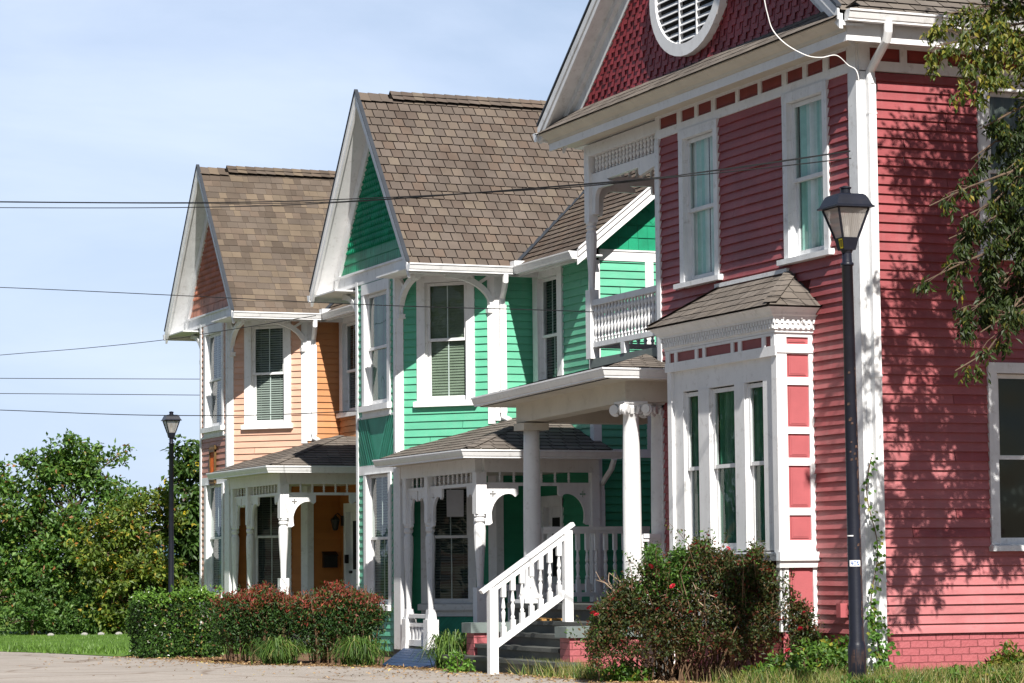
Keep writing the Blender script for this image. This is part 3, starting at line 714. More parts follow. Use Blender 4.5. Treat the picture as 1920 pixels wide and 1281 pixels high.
def area(q): return sum(q[i][0]*q[(i+1) % len(q)][1]-q[(i+1) % len(q)][0]*q[i][1] for i in range(len(q)))
def _clip(q, k, lo, sgn):
    out = []
    for i in range(len(q)):
        a, b = q[i], q[(i+1) % len(q)]; fa, fb = sgn*(a[k]-lo), sgn*(b[k]-lo)
        if fa >= 0: out.append(a)
        if (fa >= 0) != (fb >= 0):
            t = fa/(fa-fb); out.append((a[0]+(b[0]-a[0])*t, a[1]+(b[1]-a[1])*t))
    return out
def clip_z(q, lo, hi):
    q = _clip(q, 1, lo, 1); return _clip(q, 1, hi, -1) if q else []
def clip_u(q, lo, hi):
    q = _clip(q, 0, lo, 1) if q else []; return _clip(q, 0, hi, -1) if q else []

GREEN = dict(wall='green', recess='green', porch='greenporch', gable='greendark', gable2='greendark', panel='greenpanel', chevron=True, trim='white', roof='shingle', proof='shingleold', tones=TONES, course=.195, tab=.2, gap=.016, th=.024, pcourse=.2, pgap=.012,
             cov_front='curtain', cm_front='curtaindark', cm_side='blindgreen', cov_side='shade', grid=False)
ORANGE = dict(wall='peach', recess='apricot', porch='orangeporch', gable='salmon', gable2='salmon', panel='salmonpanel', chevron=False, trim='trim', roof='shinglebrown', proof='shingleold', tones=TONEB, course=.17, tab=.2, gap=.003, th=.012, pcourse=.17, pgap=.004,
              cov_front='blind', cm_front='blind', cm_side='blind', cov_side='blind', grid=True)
green_house = thing('cottage', 'bright green gabled house with brown shingle roof, between the orange and the red house', 'house', (0, 15.52, 0), 'painted Victorian houses in a row')
cottage(green_house, GREEN)
orange_house = thing('cottage', 'peach and orange gabled house farthest down the row, behind the nandina shrubs', 'house', (0, 25.52, .14), 'painted Victorian houses in a row')
cottage(orange_house, ORANGE)

# ------------------------------------------------------------------ the red house
def red_house():
    root = thing('red_house', 'large red house with white bay window, ionic porch columns and upper balcony, nearest the camera', 'house', (0, 0, 0), 'painted Victorian houses in a row')
    w = 'white'; RF = Wall((0, 5.33), (0, -1)); RS = Wall((0, 0), (1, 0)); U = lambda y: 5.33-y
    BACK = Wall((1.35, 7.65), (0, -1)); SIDEW = Wall((1.35, 5.33), (-1, 0)); FAR = Wall((9, 7.65), (-1, 0))
    ex = .1085
    w1 = dict(u0=U(4.50), u1=U(3.62), z0=4.74, z1=6.60); w2 = dict(u0=U(1.65), u1=U(.78), z0=4.74, z1=6.60)
    s1 = dict(u0=1.70, u1=2.75, z0=4.69, z1=6.58); s2 = dict(u0=1.722, u1=2.8, z0=1.31, z1=3.284)
    H = lambda d: (d['u0'], d['u1'], d['z0'], d['z1']); bay = (U(4.08)+.05, U(1.143)-.05, -.3, 4.4)
    m = MB()
    siding(m, RF, .315, 6.72, 0, 5.33, [H(w1), H(w2), bay], ex, .033, wob=.004, low_tint=.35)
    siding(m, RS, .315, 6.70, 0, 9, [H(s1), H(s2)], ex, .032, wob=.003, low_tint=.6)
    siding(m, BACK, .6, 7.0, 0, 2.32, [], ex); siding(m, SIDEW, .6, 7.0, 0, 1.35, [], ex); siding(m, FAR, .3, 7.0, 0, 7.65, [], ex)
    m.build('wall', 'red', root)
    b = MB(); b.fbox(RF, 0, 5.33, -.6, .31, -.05, -.002); b.fbox(RS, 0, 9, -.6, .31, -.05, -.004); b.fbox(FAR, 0, 7.65, -.6, .31, -.05, 0); b.build('brick_foundation', 'redbrick', root)
    # frieze with painted panels
    b = MB()
    for W, L, us in ((RF, 5.33, [0, .132, .655, .782, 1.174, 1.266, 1.655, 1.768, 2.329, 2.416, 2.93, 3.014, 3.552, 3.673, 4.073, 4.178, 4.566, 4.694, 5.127, 5.33]), (RS, 9., [0, .14, .54, .63, 1.085, 1.17, 1.62, 1.71, 2.15, 2.24, 2.7, 2.79, 3.3, 3.4, 4.0, 4.1, 9.])):
        b.fbox(W, 0, L, 6.715, 6.83, -.02, .034); b.fbox(W, 0, L, 6.985, 7.06, -.02, .033)
        for i in range(0, len(us)-1, 2): b.fbox(W, us[i], us[i+1], 6.83, 6.985, -.02, .033)
        for i in range(1, len(us)-1, 2):
            P = MB(); P.fbox(W, us[i], us[i+1], 6.83, 6.985, -.015, .012); P.fbox(W, us[i]+.035, us[i+1]-.035, 6.865, 6.95, .0119, .02); P.build('frieze_panel', 'darkred', root)
    b.build('frieze_board', w, root)
    for W, a, c, z0, z1 in ((RF, 5.165, 5.36, -.2, 6.716), (RF, 0.0, .11, .55, 6.716), (RS, 0.0, .085, -.2, 6.70), (SIDEW, 1.25, 1.382, .6, 6.7)):
        b = MB(); b.fbox(W, a, c, z0, z1, 0, .043); b.build('corner_board', 'trim', root)
    # windows
    window(root, RF, **w1, trim=.115, head=.118, sillh=.075, silx=.09, meet=5.66, cover='curtain', covmat='curtain', grid=False, trimmat='trim')
    window(root, RF, **w2, trim=.115, head=.118, sillh=.075, silx=.09, meet=5.66, cover='curtain', covmat='curtain', grid=False, trimmat='trim')
    window(root, RS, **s1, trim=.145, head=.118, sillh=.1, silx=.04, meet=5.64, cover='curtain', covmat='blinddark', grid=False, trimmat='trim')
    window(root, RS, **s2, trim=.118, head=.12, sillh=.075, silx=.02, meet=2.31, cover='none', covmat='blinddark', grid=True, trimmat='trim')
    # main roof, gable to the street
    yc, half, ze, zp, xr = 3.83, 4.33, 7.27, 10.5, -.50; s = (zp-ze)/half; SL = math.hypot(half, zp-ze); L = 9.8
    r = MB()
    roof_slope(r, (xr, yc-half, ze), (1, 0, 0), (0, half, zp-ze), lambda v: (0, L), SL, .16, .3, .012, tones=TONEG)
    roof_slope(r, (xr, yc+half, ze), (1, 0, 0), (0, -half, zp-ze), lambda v: (0, L), SL, .16, .3, .012, tones=TONEG)
    r.build('roof', ['shingleold', 'roofdark'], root)
    xg = -.20
    G = Wall((xg, yc+half), (0, -1)); gl = lambda z: (max(.2, (z-ze)/s+.24), min(2*half-.2, 2*half-(z-ze)/s-.24))
    m = MB(); fancy_shingles(m, G, 7.42, 10.4, gl, .155, .105, 0, .5, .03); m.build('gable_wall', 'redshingle', root)
    for sg in (-1, 1):
        def rk(R, x0, x1, t0, t1, y0=0.):
            e = half-y0
            R.mesh8([(x0, yc+sg*e, ze+y0*s-t1), (x1, yc+sg*e, ze+y0*s-t1), (x1, yc, zp-t1), (x0, yc, zp-t1), (x0, yc+sg*e, ze+y0*s-t0), (x1, yc+sg*e, ze+y0*s-t0), (x1, yc, zp-t0), (x0, yc, zp-t0)])
        R = MB(); rk(R, xr-.01, xr+.035, .03, .20); rk(R, xr-.03, xr-.005, -.02, .10); R.build('barge_board', 'trim', root)
        R = MB(); rk(R, xr+.035, xg, .13, .16); rk(R, xg-.10, xg-.03, .16, .28, .2); rk(R, xg-.034, xg-.0, .16, .50, .2); R.build('rake_frieze', 'trim', root)
        R = MB(); rk(R, xr-.045, xr+.02, -.075, -.045); R.build('drip_edge', 'dripmetal', root)
    # oval louvred vent in the gable
    cu, cz, ra, rb = 2*half-(3.78-yc+half), 8.42, 1.07, .86
    el = lambda a, b, n=40: [(cu+a*math.cos(2*math.pi*i/n), cz+b*math.sin(2*math.pi*i/n)) for i in range(n)]
    b = MB(); b.prism(G, el(ra, rb), [el(ra-.17, rb-.16)], .01, .12); v = b.build('gable_vent', w, root)
    b = MB(); z = cz-rb+.2
    while z < cz+rb-.2:
        hw = (ra-.19)*math.sqrt(max(0, 1-((z+.04-cz)/(rb-.17))**2))
        if hw > .06: b.mesh8([G.p(cu-hw, z, .095), G.p(cu+hw, z, .095), G.p(cu+hw, z+.012, .095), G.p(cu-hw, z+.012, .095), G.p(cu-hw, z+.055, .045), G.p(cu+hw, z+.055, .045), G.p(cu+hw, z+.067, .045), G.p(cu-hw, z+.067, .045)])
        z += .102
    for f in (-.22, .24): b.fbox(G, cu+f*ra-.014, cu+f*ra+.014, cz-rb*.80, cz+rb*.80, .05, .10)
    b.build('louvre', w, v)
    b = MB(); b.prism(G, el(ra-.17, rb-.16), [], -.02, .042); b.build('vent_back', 'darkroom', v)
    # pent roof over the cornice, cornice itself
    ya, yb = yc-half+.02, yc+half-.02
    r = MB(); d = V((xg-(-.56), 0, .27)); roof_slope(r, (-.56, ya, 7.195), (0, 1, 0), d, lambda v: (0, yb-ya), d.length, .15, .22, .008, tones=TONEG, under=.012, th=.008); r.build('pent_roof', ['shingleold', 'roofdark'], root)
    b = MB()
    b.sweep((0, ya+.06, 0), (0, yb-.06, 0), (-1, 0, 0), [(.0, 7.02), (.34, 7.02), (.34, 6.955), (.38, 6.955), (.38, 7.06), (.40, 7.07), (.41, 7.10), (.46, 7.125), (.52, 7.17), (.545, 7.175), (.545, 7.20), (0, 7.22)])
    b.build('cornice', 'cream', root)
    b = MB(); b.box(-.384, -.378, ya+.055, yb-.055, 6.953, 7.058); b.box(0, 9, ya+.06, 0, 7.02, 7.05); b.box(-.377, 9, ya+.052, ya+.08, 6.958, 7.2); b.box(0, 1.36, 5.3, yb-.06, 7.005, 7.02); b.box(0, 9, 7.6, yb-.06, 7.02, 7.04); b.build('fascia', w, root)
    g = MB(); g.sweep((-.44, ya-.01, 7.155), (9.3, ya-.01, 7.155), (0, -1, 0), GUT); g.build('gutter', 'gutter', root)
    g = MB(); g.sweep((-.55, yb+.01, 7.10), (9.3, yb+.01, 7.10), (0, 1, 0), GUT); g.build('gutter', 'gutter', root)
    b = MB(); b.tube([(.08, ya-.08, 7.17), (.08, ya-.075, 7.06), (.085, ya-.03, 6.97), (.11, ya+.26, 6.80), (.115, -.085, 6.7), (.115, -.08, 6.55)], .052, 10); b.box(.068, .162, -.12, -.046, -.12, 6.62); b.box(.062, .168, -.126, -.044, .9, .93); b.box(.062, .168, -.126, -.044, 3.2, 3.23); b.box(.062, .168, -.126, -.044, 6.2, 6.22); b.build('downspout', 'gutter', root)
    b = MB(); b.fbox(RF, 4.80, 4.90, .50, .66, .02, .12); b.build('utility_box', 'redpanel', root)
    # ---------------- bay window
    bx, y0, y1 = -.506, 1.143, 4.08
    BF = Wall((bx, y1), (0, -1)); BR = Wall((bx, y0), (1, 0)); BL = Wall((0, y1), (-1, 0)); T = lambda y: y1-y; LB = y1-y0
    wins = [(T(3.71), T(3.276)), (T(2.982), T(2.296)), (T(2.032), T(1.57))]
    b = MB()
    zs, zt, zh = 1.29, 3.27, 3.27
    b.fbox(BF, 0.004, LB-.004, 3.53, 4.0, -.05, 0)                               # frieze block
    b.fbox(BF, -.02, LB+.012, 3.53, 3.645, 0, .022); b.fbox(BF, -.02, LB-.006, 3.765, 3.797, 0, .02)
    ps = [0]+[T(y) for y in (3.967, 3.828, 3.751, 3.244, 3.169, 3.03, 2.957, 2.267, 2.196, 2.076, 1.994, 1.467, 1.38, 1.24)]+[LB]
    for i in range(0, len(ps)-1, 2): b.fbox(BF, ps[i], ps[i+1], 3.645, 3.765, 0, .021)
    pans = []
    for i in range(1, len(ps)-1, 2): pn = MB(); pn.fbox(BF, ps[i]+.002, ps[i+1]-.002, 3.647, 3.763, 0, .004); pans.append(pn)
    # posts and mullions
    b.fbox(BF, 0, .115, 1.25, 3.53, -.06, .0); b.fbox(BF, LB-.13, LB-.004, 1.25, 3.53, -.06, .0)
    us = [.115]+[q for p in wins for q in p]+[LB-.13]
    b.fbox(BF, .115, LB-.13, zh, 3.53, -.10, -.04)
    for i in range(0, len(us)-1, 2): b.fbox(BF, us[i], us[i+1], zs-.02, zh, -.16, -.04 if i in (0, 6) else -.032)
    b.fbox(BF, .0, LB, 1.16, 1.255, -.05, -.03)
    # right return with stacked panels
    zsq = [(3.665, 3.75), (3.28, 3.55), (2.70, 3.19), (2.34, 2.62), (1.76, 2.25), (1.385, 1.675)]
    pl, prr = .135, .425; zz = 1.25
    for a, c in sorted(zsq):
        b.fbox(BR, .003, .506, zz, a, -.05, .0); b.fbox(BR, .003, pl, a, c, -.05, 0); b.fbox(BR, prr, .506, a, c, -.05, 0); zz = c
        pn2 = MB()
    b.fbox(BR, .003, .506, zz, 3.84, -.05, 0); b.fbox(BR, .003, .512, 3.565, 3.645, 0, .016)
    b.fbox(BL, 0, .502, -.3, 3.99, -.05, -.004)
    # base below the sill
    b.fbox(BF, 0, LB, .33, 1.08, -.06, -.02); b.fbox(BR, .003, pl-.02, .33, 1.08, -.05, 0); b.fbox(BR, prr+.01, .506, .33, 1.08, -.05, 0); b.fbox(BR, pl-.02, prr+.01, .33, .55, -.05, 0); b.fbox(BR, pl-.02, prr+.01, 1.07, 1.08, -.05, 0)
    b.fbox(BR, -.02, .53, 1.07, 1.15, -.05, .035); b.fbox(BR, -.03, .545, 1.15, 1.25, -.05, .07)
    for q in (.02, .40): b.fbox(BF, LB-q-.1, LB-q, .5, 1.07, -.02, -.005)
    bayo = b.build('bay_window', w, root)
    for a, c in zsq+[(.555, 1.065)]:
        e = .02 if c < 1.1 else 0; pr = MB()
        pr.fbox(BR, pl-e, prr+e/2, a, c, -.05, -.022); pr.fbox(BR, pl+.03, prr-.03, a+.025, c-.025, -.022, -.012); pr.fbox(BR, pl+.05, prr-.05, a+.04, max(a+.045, c-.04), -.012, -.008); pr.build('return_panel', 'redpanel', bayo)
    for q in (.13, .33, .55, .80): pn = MB(); pn.fbox(BF, LB-q-.12, LB-q, .52, 1.05, -.02, -.012); pans.append(pn)
    for pn in pans: pn.build('frieze_panel', 'darkred', bayo)
    b = MB(); b.fbox(BF, -.03, LB+.02, 1.15, 1.235, -.05, .055); b.build('stone_sill', 'stone', bayo)
    b = MB(); b.fbox(BF, 0, LB, -.4, .33, -.06, -.03); b.fbox(BR, .03, .506, -.4, .325, -.05, -.015); b.build('bay_foundation', 'redbrick', bayo)
    for a, c in wins:
        window(bayo, Wall((bx+.05, y1), (0, -1)), a+.004, c-.004, zs, zh-.01, trim=0, head=.0, meet=2.30, cover='curtain', covmat='curtaindark', grid=False, nosill=True, proud=.0)
    # bay cornice: mouldings, dentils, crown, roof
    prof = [(0, 3.80), (.026, 3.80), (.026, 3.83), (.045, 3.835), (.045, 3.955), (.065, 3.955), (.07, 3.985), (.10, 4.0), (.115, 4.03), (.16, 4.075), (.185, 4.08), (.185, 4.10), (0, 4.10)]
    c = MB(); c.sweep((bx, y1, 0), (bx, y0, 0), (-1, 0, 0), prof, m0=-1, m1=1); c.sweep((bx, y0, 0), (0, y0, 0), (0, -1, 0), prof, m0=-1); c.sweep((0, y1, 0), (bx, y1, 0), (0, 1, 0), prof, m1=1)
    co = c.build('bay_cornice', w, bayo)
    dn = MB()
    for row, z in ((0, 3.905), (1, 3.848)):
        i = 0; u = -.04+row*.035
        while u < LB+.05: dn.fbox(BF, u, u+.034, z+.0, z+.045, .046, .064); u += .07
        u = -.03+row*.035
        while u < .49: dn.fbox(BR, u, u+.034, z, z+.045, .046, .064); u += .07
    dn.build('dentils', w, bayo)
    r = MB(); ov = .2; xE, yA, yB, zE, zT = bx-ov, y0-ov, y1+ov, 4.10, 4.58; run = -xE; hip = .74
    es = V((run, 0, zT-zE)); LL = es.length
    roof_slope(r, (xE, yA, zE), (0, 1, 0), es, lambda v: (v/LL*hip, (yB-yA)-v/LL*hip), LL, .17, .2, .01, tones=TONEG, under=.02, th=.012)
    es = V((0, hip, zT-zE)); LL2 = es.length
    roof_slope(r, (xE, yA, zE), (1, 0, 0), es, lambda v: (v/LL2*run, run), LL2, .17, .24, .01, tones=TONEG, under=.02, th=.012)
    es = V((0, -hip, zT-zE)); roof_slope(r, (xE, yB, zE), (1, 0, 0), es, lambda v: (v/LL2*run, run), LL2, .17, .24, .01, tones=TONEG, under=.02, th=.012)
    for i in range(6):      # hip caps
        for (ys, sg) in ((yA, 1), (yB, -1)):
            f0, f1 = i/6, (i+1.1)/6; p0 = V((xE+run*f0, ys+sg*hip*f0, zE+(zT-zE)*f0+.03)); p1 = V((xE+run*f1, ys+sg*hip*f1, zE+(zT-zE)*f1+.02)); t = rnd.choice(TONEG)
            for e in (V((.1, -sg*.02, .03)), V((-.02, sg*.1, .03))):
                q = [p0, p1, p1+e-V((0, 0, .02)), p0+e-V((0, 0, .02))]; nn = (q[1]-q[0]).cross(q[2]-q[0]); r.face(q if nn.z > 0 else q[::-1], 0, t)
    r.build('bay_roof', ['shingleold', 'roofdark'], bayo)
    b = MB(); b.bar((-.03, 1.7, 4.60), (-.03, 3.62, 4.60), .05, .05); b.build('bay_flashing', 'trim', bayo)
    # ---------------- porch
    zf = .60; sag = lambda y: -.024*(y-4.8)
    b = MB(); b.box(-.74, 1.35, 4.16, 8.95, .53, zf); b.box(-.70, 1.35, 4.2, 8.9, -.4, .53); b.build('porch_floor', 'deck', root)
    # columns
    def column(x, y, half=False):
        m = MB(); zt = 3.245+sag(y)
        pr = [(zf+.05, .20), (zf+.09, .205), (zf+.12, .19), (zf+.15, .145), (zf+.19, .148), (zf+.22, .130)]
        for i in range(9): f = i/8; pr.append((zf+.24+f*(zt-.16-zf-.24), .120-.018*f*f+.004*math.sin(math.pi*f)))
        pr += [(zt-.15, .115), (zt-.13, .105), (zt-.10, .11), (zt-.06, .135)]
        m.lathe(x, y, pr, 28); m.box(x-.2, x+.2, y-.2, y+.2, zf, zf+.05)
        c = m.build('porch_column', w, root, smooth=False)
        for p in c.data.polygons: p.use_smooth = len(p.vertices) == 4 and abs(p.normal.z) < .7
        k = MB(); k.box(x-.165, x+.165, y-.165, y+.165, zt-.03, zt); k.box(x-.14, x+.14, y-.14, y+.14, zt-.07, zt-.03)
        for sx in (-1, 1):
            for sy in (-1, 1):      # the four corner volutes, spirals with a raised edge
                cx, cy = x+sx*.155, y+sy*.155; dx, dy = sx*.7071, sy*.7071; tx, ty = -dy, dx; sp = []
                for i in range(26):
                    a = -2.2+i*.42; rr = .072*(1-i/30)
                    sp.append((cx+dx*(rr*math.cos(a))*1, cy+dy*rr*math.cos(a), zt-.10+rr*math.sin(a)))
                k.tube(sp, [.026*(1-.5*i/25) for i in range(26)], 6)
                k.tube([(cx-tx*.05, cy-ty*.05, zt-.10), (cx+tx*.05, cy+ty*.05, zt-.10)], .06, 12)
        for a in range(10):
            an = a*math.pi/5; k.tube([(x+.125*math.cos(an), y+.125*math.sin(an), zt-.16), (x+.15*math.cos(an), y+.15*math.sin(an), zt-.08), (x+.17*math.cos(an), y+.17*math.sin(an), zt-.07)], [.025, .03, .012], 6)
        k.build('capital', w, c)
    def plain_column(x, y):
        m = MB(); zt = 3.10+sag(y)+.02
        pr = [(zf+.05, .20), (zf+.09, .205), (zf+.12, .19), (zf+.15, .145), (zf+.19, .148), (zf+.22, .130)]
        for i in range(9): f = i/8; pr.append((zf+.24+f*(zt-zf-.24), .124-.014*f*f+.004*math.sin(math.pi*f)))
        m.lathe(x, y, pr, 28); m.box(x-.2, x+.2, y-.2, y+.2, zf, zf+.05)
        c = m.build('porch_column', w, root)
        for p in c.data.polygons: p.use_smooth = len(p.vertices) == 4 and abs(p.normal.z) < .7
        k = MB(); k.box(x-.19, x+.19, y-.19, y+.19, zt, zt+.10); k.build('capital', 'cream', c)
    column(-.5, 5.2); column(-.02, 5.36); plain_column(-.5, 8.56)
    # beam, soffit, roof
    def ybox(m, x0, x1, ya, yb, za, zb): m.mesh8([(x0, ya, za+sag(ya)), (x1, ya, za+sag(ya)), (x1, yb, za+sag(yb)), (x0, yb, za+sag(yb)), (x0, ya, zb+sag(ya)), (x1, ya, zb+sag(ya)), (x1, yb, zb+sag(yb)), (x0, yb, zb+sag(yb))])
    b = MB(); ybox(b, -.64, -.36, 5.06, 8.78, 3.235, 3.50); ybox(b, -.36, .3, 5.06, 5.32, 3.235, 3.50); ybox(b, -.36, 1.3, 8.52, 8.76, 3.235, 3.49)
    b.build('porch_beam', 'cream', root)
    b = MB(); ybox(b, -1.0, .1, 4.82, 9.25, 3.50, 3.52); ybox(b, -.3, 1.35, 5.2, 8.9, 3.42, 3.44); b.build('porch_ceiling', 'cream', root)
    b = MB(); ybox(b, -1.0, -.975, 4.8, 9.26, 3.50, 3.645); ybox(b, -1.0, 0, 4.8, 4.825, 3.50, 3.65); b.build('porch_fascia', w, root)
    g = MB(); g.sweep((-1.0, 9.28, 3.51+sag(9.28)), (-1.0, 4.8, 3.51), (-1, 0, 0), GUT, m1=1); g.sweep((-1.0, 4.8, 3.51), (.0, 4.8, 3.51), (0, -1, 0), GUT, m0=-1); g.build('porch_gutter', 'gutter', root)
    r = MB(); es = V((1.05, 0, .265)); LL = es.length
    eu = V((0, 1, -.024)); roof_slope(r, (-1.0, 4.8, 3.655), eu, es, lambda v: (v/LL*1.05, 4.45), LL, .16, .2, .01, tones=TONEG, under=.02, th=.01)
    es = V((0, 1.05, .265)); roof_slope(r, (-1.0, 4.8, 3.655), (1, 0, 0), es, lambda v: (v/LL*1.05, 1.05), LL, .16, .2, .01, tones=TONEG, under=.02, th=.01)
    r.build('porch_roof', ['shingleold', 'roofdark'], root)
    # balcony above
    b = MB(); b.box(.02, 1.35, 5.33, 7.66, 3.86, 3.985); b.build('balcony_floor', 'capstone', root)
    b = MB(); px, py = .05, 7.62
    b.box(px-.075, px+.06, py-.09, py+.07, 3.985, 4.95); b.box(px-.075, px+.06, py-.09, py+.07, 5.90, 6.98); turned_post(b, px-.008, py-.01, 4.95, 5.90, .07)
    b.box(px-.075, px+.06, 7.60-2.27, 7.53, 6.82, 6.98); b.build('balcony_post', w, root)
    b = MB(); b.box(0, .1, 5.33, 7.53, 4.72, 4.80); b.box(.01, .09, 5.33, 7.53, 4.14, 4.21)
    for y in (5.42, 6.55): b.box(.01, .09, y-.06, y+.06, 3.985, 4.14)
    rl = b.build('balcony_railing', 'trim', root)
    q0 = spindle_src('baluster', .51, .036, rl, (.05, 5.42, 4.21), w)
    for i in range(1, 20): inst(q0, rl, (.05, 5.42+i*.1085, 4.21))
    b = MB(); b.box(.1, 1.3, 7.58, 7.66, 4.72, 4.80); b.box(.1, 1.3, 7.58, 7.66, 4.14, 4.21); rl2 = b.build('balcony_railing', 'trim', root)
    for i in range(10): inst(q0, rl2, (.2+i*.11, 7.62, 4.21))
    # frieze with spindles and sawn arches
    BFZ = Wall((.05, 7.53), (0, -1)); BF2 = Wall((.11, 7.62), (1, 0))
    def arch(W, L, par):
        m = MB()
        pts = [(0, 6.57), (0, 6.0), (.10, 6.0), (.115, 6.15)]
        for i in range(7): a = math.pi/2*i/6; pts.append((.115+.16*(1-math.cos(a)), 6.2+.15*math.sin(a)))
        pts += [(.62, 6.345), (.60, 6.40), (.52, 6.44), (L*.70, 6.45), (L*.70, 6.37), (L*.72, 6.33), (L, 6.42), (L, 6.57)]
        m.prism(W, pts, [], -.03, .03); return m
    m = arch(BFZ, 2.2, None); fz = m.build('balcony_frieze', w, root)
    s0 = spindle_src('spindle', .26, .034, fz, (.05, 7.40, 6.57), w)
    for i in range(1, 19): inst(s0, fz, (.05, 7.40-i*.113, 6.57))
    m = arch(BF2, 1.25, None); m.fbox(BF2, 0, 1.25, 6.82, 7.0, -.04, .04); f2 = m.build('balcony_frieze', w, root)
    for i in range(10): inst(s0, f2, (.2+i*.113, 7.62, 6.57))
    # porch rails
    for (x0, x1, y0_, y1_, zr) in ((-.36, 1.3, 8.52, 8.60, 1.67), (-.36, -.12, 5.18, 5.26, 1.52)):
        b = MB(); b.box(x0, x1, y0_-.03, y1_+.03, zr-.055, zr); b.box(x0, x1, y0_-.01, y1_+.01, zr-.10, zr-.055); b.box(x0, x1, y0_, y1_, zf+.08, zf+.14); b.box(x0-.03, x0+.02, y0_+.01, y1_-.01, zf+.02, zr-.02); rr = b.build('porch_railing', w, root)
        n = int((x1-x0)/.145); q = spindle_src('baluster', zr-.1-zf-.14, .034, rr, (x0+.12, (y0_+y1_)/2, zf+.14), w, sq=.028)
        for i in range(1, n): inst(q, rr, (x0+.12+i*.145, (y0_+y1_)/2, zf+.14))
    # ---------------- front steps and cheek walls
    st = MB(); gz = -.5
    for i, (x, z, ya_, yb_) in enumerate(((-1.16, .385, 4.86, 7.74), (-1.42, .228, 4.86, 7.74), (-1.68, .07, 4.86, 7.74), (-1.94, -.087, 4.3, 8.3))):
        st.box(x-.03, x+.30 if i else -.70, ya_, yb_, z-.05, z); st.box(x, x+.27 if i else -.70, ya_+.02, yb_-.02, gz, z-.052)
    st.build('front_steps', 'deck', root)
    for (ya_, yb_) in ((4.47, 4.85), (7.75, 8.10)):
        b = MB(); b.box(-1.70, -.72, ya_+.04, yb_-.03, -.4, .215); cw = b.build('cheek_wall', 'redbrick', root)
        b = MB(); b.box(-1.76, -.72, ya_, yb_, .215, .352); b.build('cap_slab', 'capstone', cw)
    # stair railing
    b = MB(); yr = 6.0
    b.box(-2.20, -2.085, yr-.06, yr+.055, -.3, .83); b.box(-1.135, -1.02, yr-.055, yr+.055, .38, 1.58)
    b.bar((-2.30, yr, .785), (-.99, yr, 1.665), .10, .05); b.bar((-2.16, yr, .80), (-1.03, yr, 1.56), .055, .07); b.bar((-2.10, yr, .10), (-1.1, yr, .765), .055, .085)
    sr = b.build('stair_railing', w, root)
    q = spindle_src('baluster', .76, .03, sr, (-1.99, yr, .17), w, sq=.03)
    for i in range(1, 7): inst(q, sr, (-1.99+i*.132, yr, .17+i*.0885))
    return root
red = red_house()

# ------------------------------------------------------------------ ground
def gz(x, y): return -.235-.0085*min(max(y, -30), 45)
def sheet(name, xs, ys, inside, lift, mat, kind='structure'):
    m = MB(); idx = {}
    for i, x in enumerate(xs):
        for j, y in enumerate(ys): idx[i, j] = len(m.v); m.v.append((x, y, gz(x, y)+lift))
    for i in range(len(xs)-1):
        for j in range(len(ys)-1):
            m.f.append((idx[i, j], idx[i+1, j], idx[i+1, j+1], idx[i, j+1])); m.m.append(0); m.c.append(None)
    return tag(m.build(name, mat), kind=kind)
fr = lambda a, b, n: [a+(b-a)*i/n for i in range(n+1)]
sheet('ground', [-900, -300]+fr(-100, 100, 10)+[300, 900], [-300, -100, -30]+fr(-28, 45, 12)+[120, 300, 1200], None, 0, 'ground')
# concrete lot in front of the houses: its edge follows the planting beds
EDGE = [(-30, 3.6), (-6, .6), (-4.2, -1.2), (-3.4, -2.3), (-2, -2.3), (0, -2.2), (2.2, -2.05), (3.3, -2.0), (5.6, -1.78), (6.8, -1.95), (8.55, -2.02), (10.6, -2.45), (12.7, -3.2), (13.9, -3.45), (17.2, -3.3), (19.9, -3.7), (23.7, -4.0), (26.1, -4.5), (36, -6.5), (45, -9), (110, -24)]
m = MB(); er = random.Random(3)
pe = []
for (a, b) in zip(EDGE[:-1], EDGE[1:]):
    k = max(1, int((b[0]-a[0])/.25)) if a[0] >= 0 and a[0] < 30 else 6
    for i in range(k): f = i/k; pe.append((a[0]+(b[0]-a[0])*f, a[1]+(b[1]-a[1])*f+er.uniform(-.05, .05)))
pe.append(EDGE[-1])
for (a, b) in zip(pe[:-1], pe[1:]):
    m.face([(a[1], a[0], gz(0, a[0])+.012), (b[1], b[0], gz(0, b[0])+.012), (-60, b[0], gz(0, b[0])+.012), (-60, a[0], gz(0, a[0])+.012)])
tag(m.build('pavement', 'pavement'), kind='structure')
m = MB()
for (a, b) in ((-30, -8), (-8, 14), (14, 40), (40, 110)):
    m.face([(-9.6, a, gz(0, a)+.016), (-9.6, b, gz(0, b)+.016), (-70, b, gz(0, b)+.016), (-70, a, gz(0, a)+.016)])
tag(m.build('road', 'asphalt'), kind='structure')
m = MB()
LE = [(-3.5, 19.3), (-3.72, 19.9), (-4.0, 23.7), (-4.5, 26.1), (-6.5, 36), (-9, 45), (-14, 70)]
for (a, b) in zip(LE[:-1], LE[1:]):
    n = 6
    for i in range(n):
        f = lambda e, q: (e[0]+q*16, e[1]+(2.0 if q > .1 else 0), gz(0, e[1])+.02+.05*min(1, q*8))
        m.face([f(a, i/n), f(a, (i+1)/n), f(b, (i+1)/n), f(b, i/n)])
tag(m.build('lawn', 'lawn'), kind='structure')
# far wooded hills, with air haze painted into their colour
m = MB(); hr = random.Random(11); n = 60
xs = [(-700+1700*i/n) for i in range(n+1)]
hh = [20+10*math.sin(i*.35)+7*math.sin(i*.9+1)+hr.uniform(-2, 2) for i in range(n+1)]
for i in range(n):
    for (ya, yb, ka, kb) in ((760, 900, 0, .7), (900, 1040, .7, 1.0), (1040, 1200, 1.0, .6)):
        m.face([(xs[i], ya, hh[i]*ka-2), (xs[i+1], ya, hh[i+1]*ka-2), (xs[i+1], yb, hh[i+1]*kb-2), (xs[i], yb, hh[i]*kb-2)])
tag(m.build('hills', 'hills', smooth=True), kind='structure')

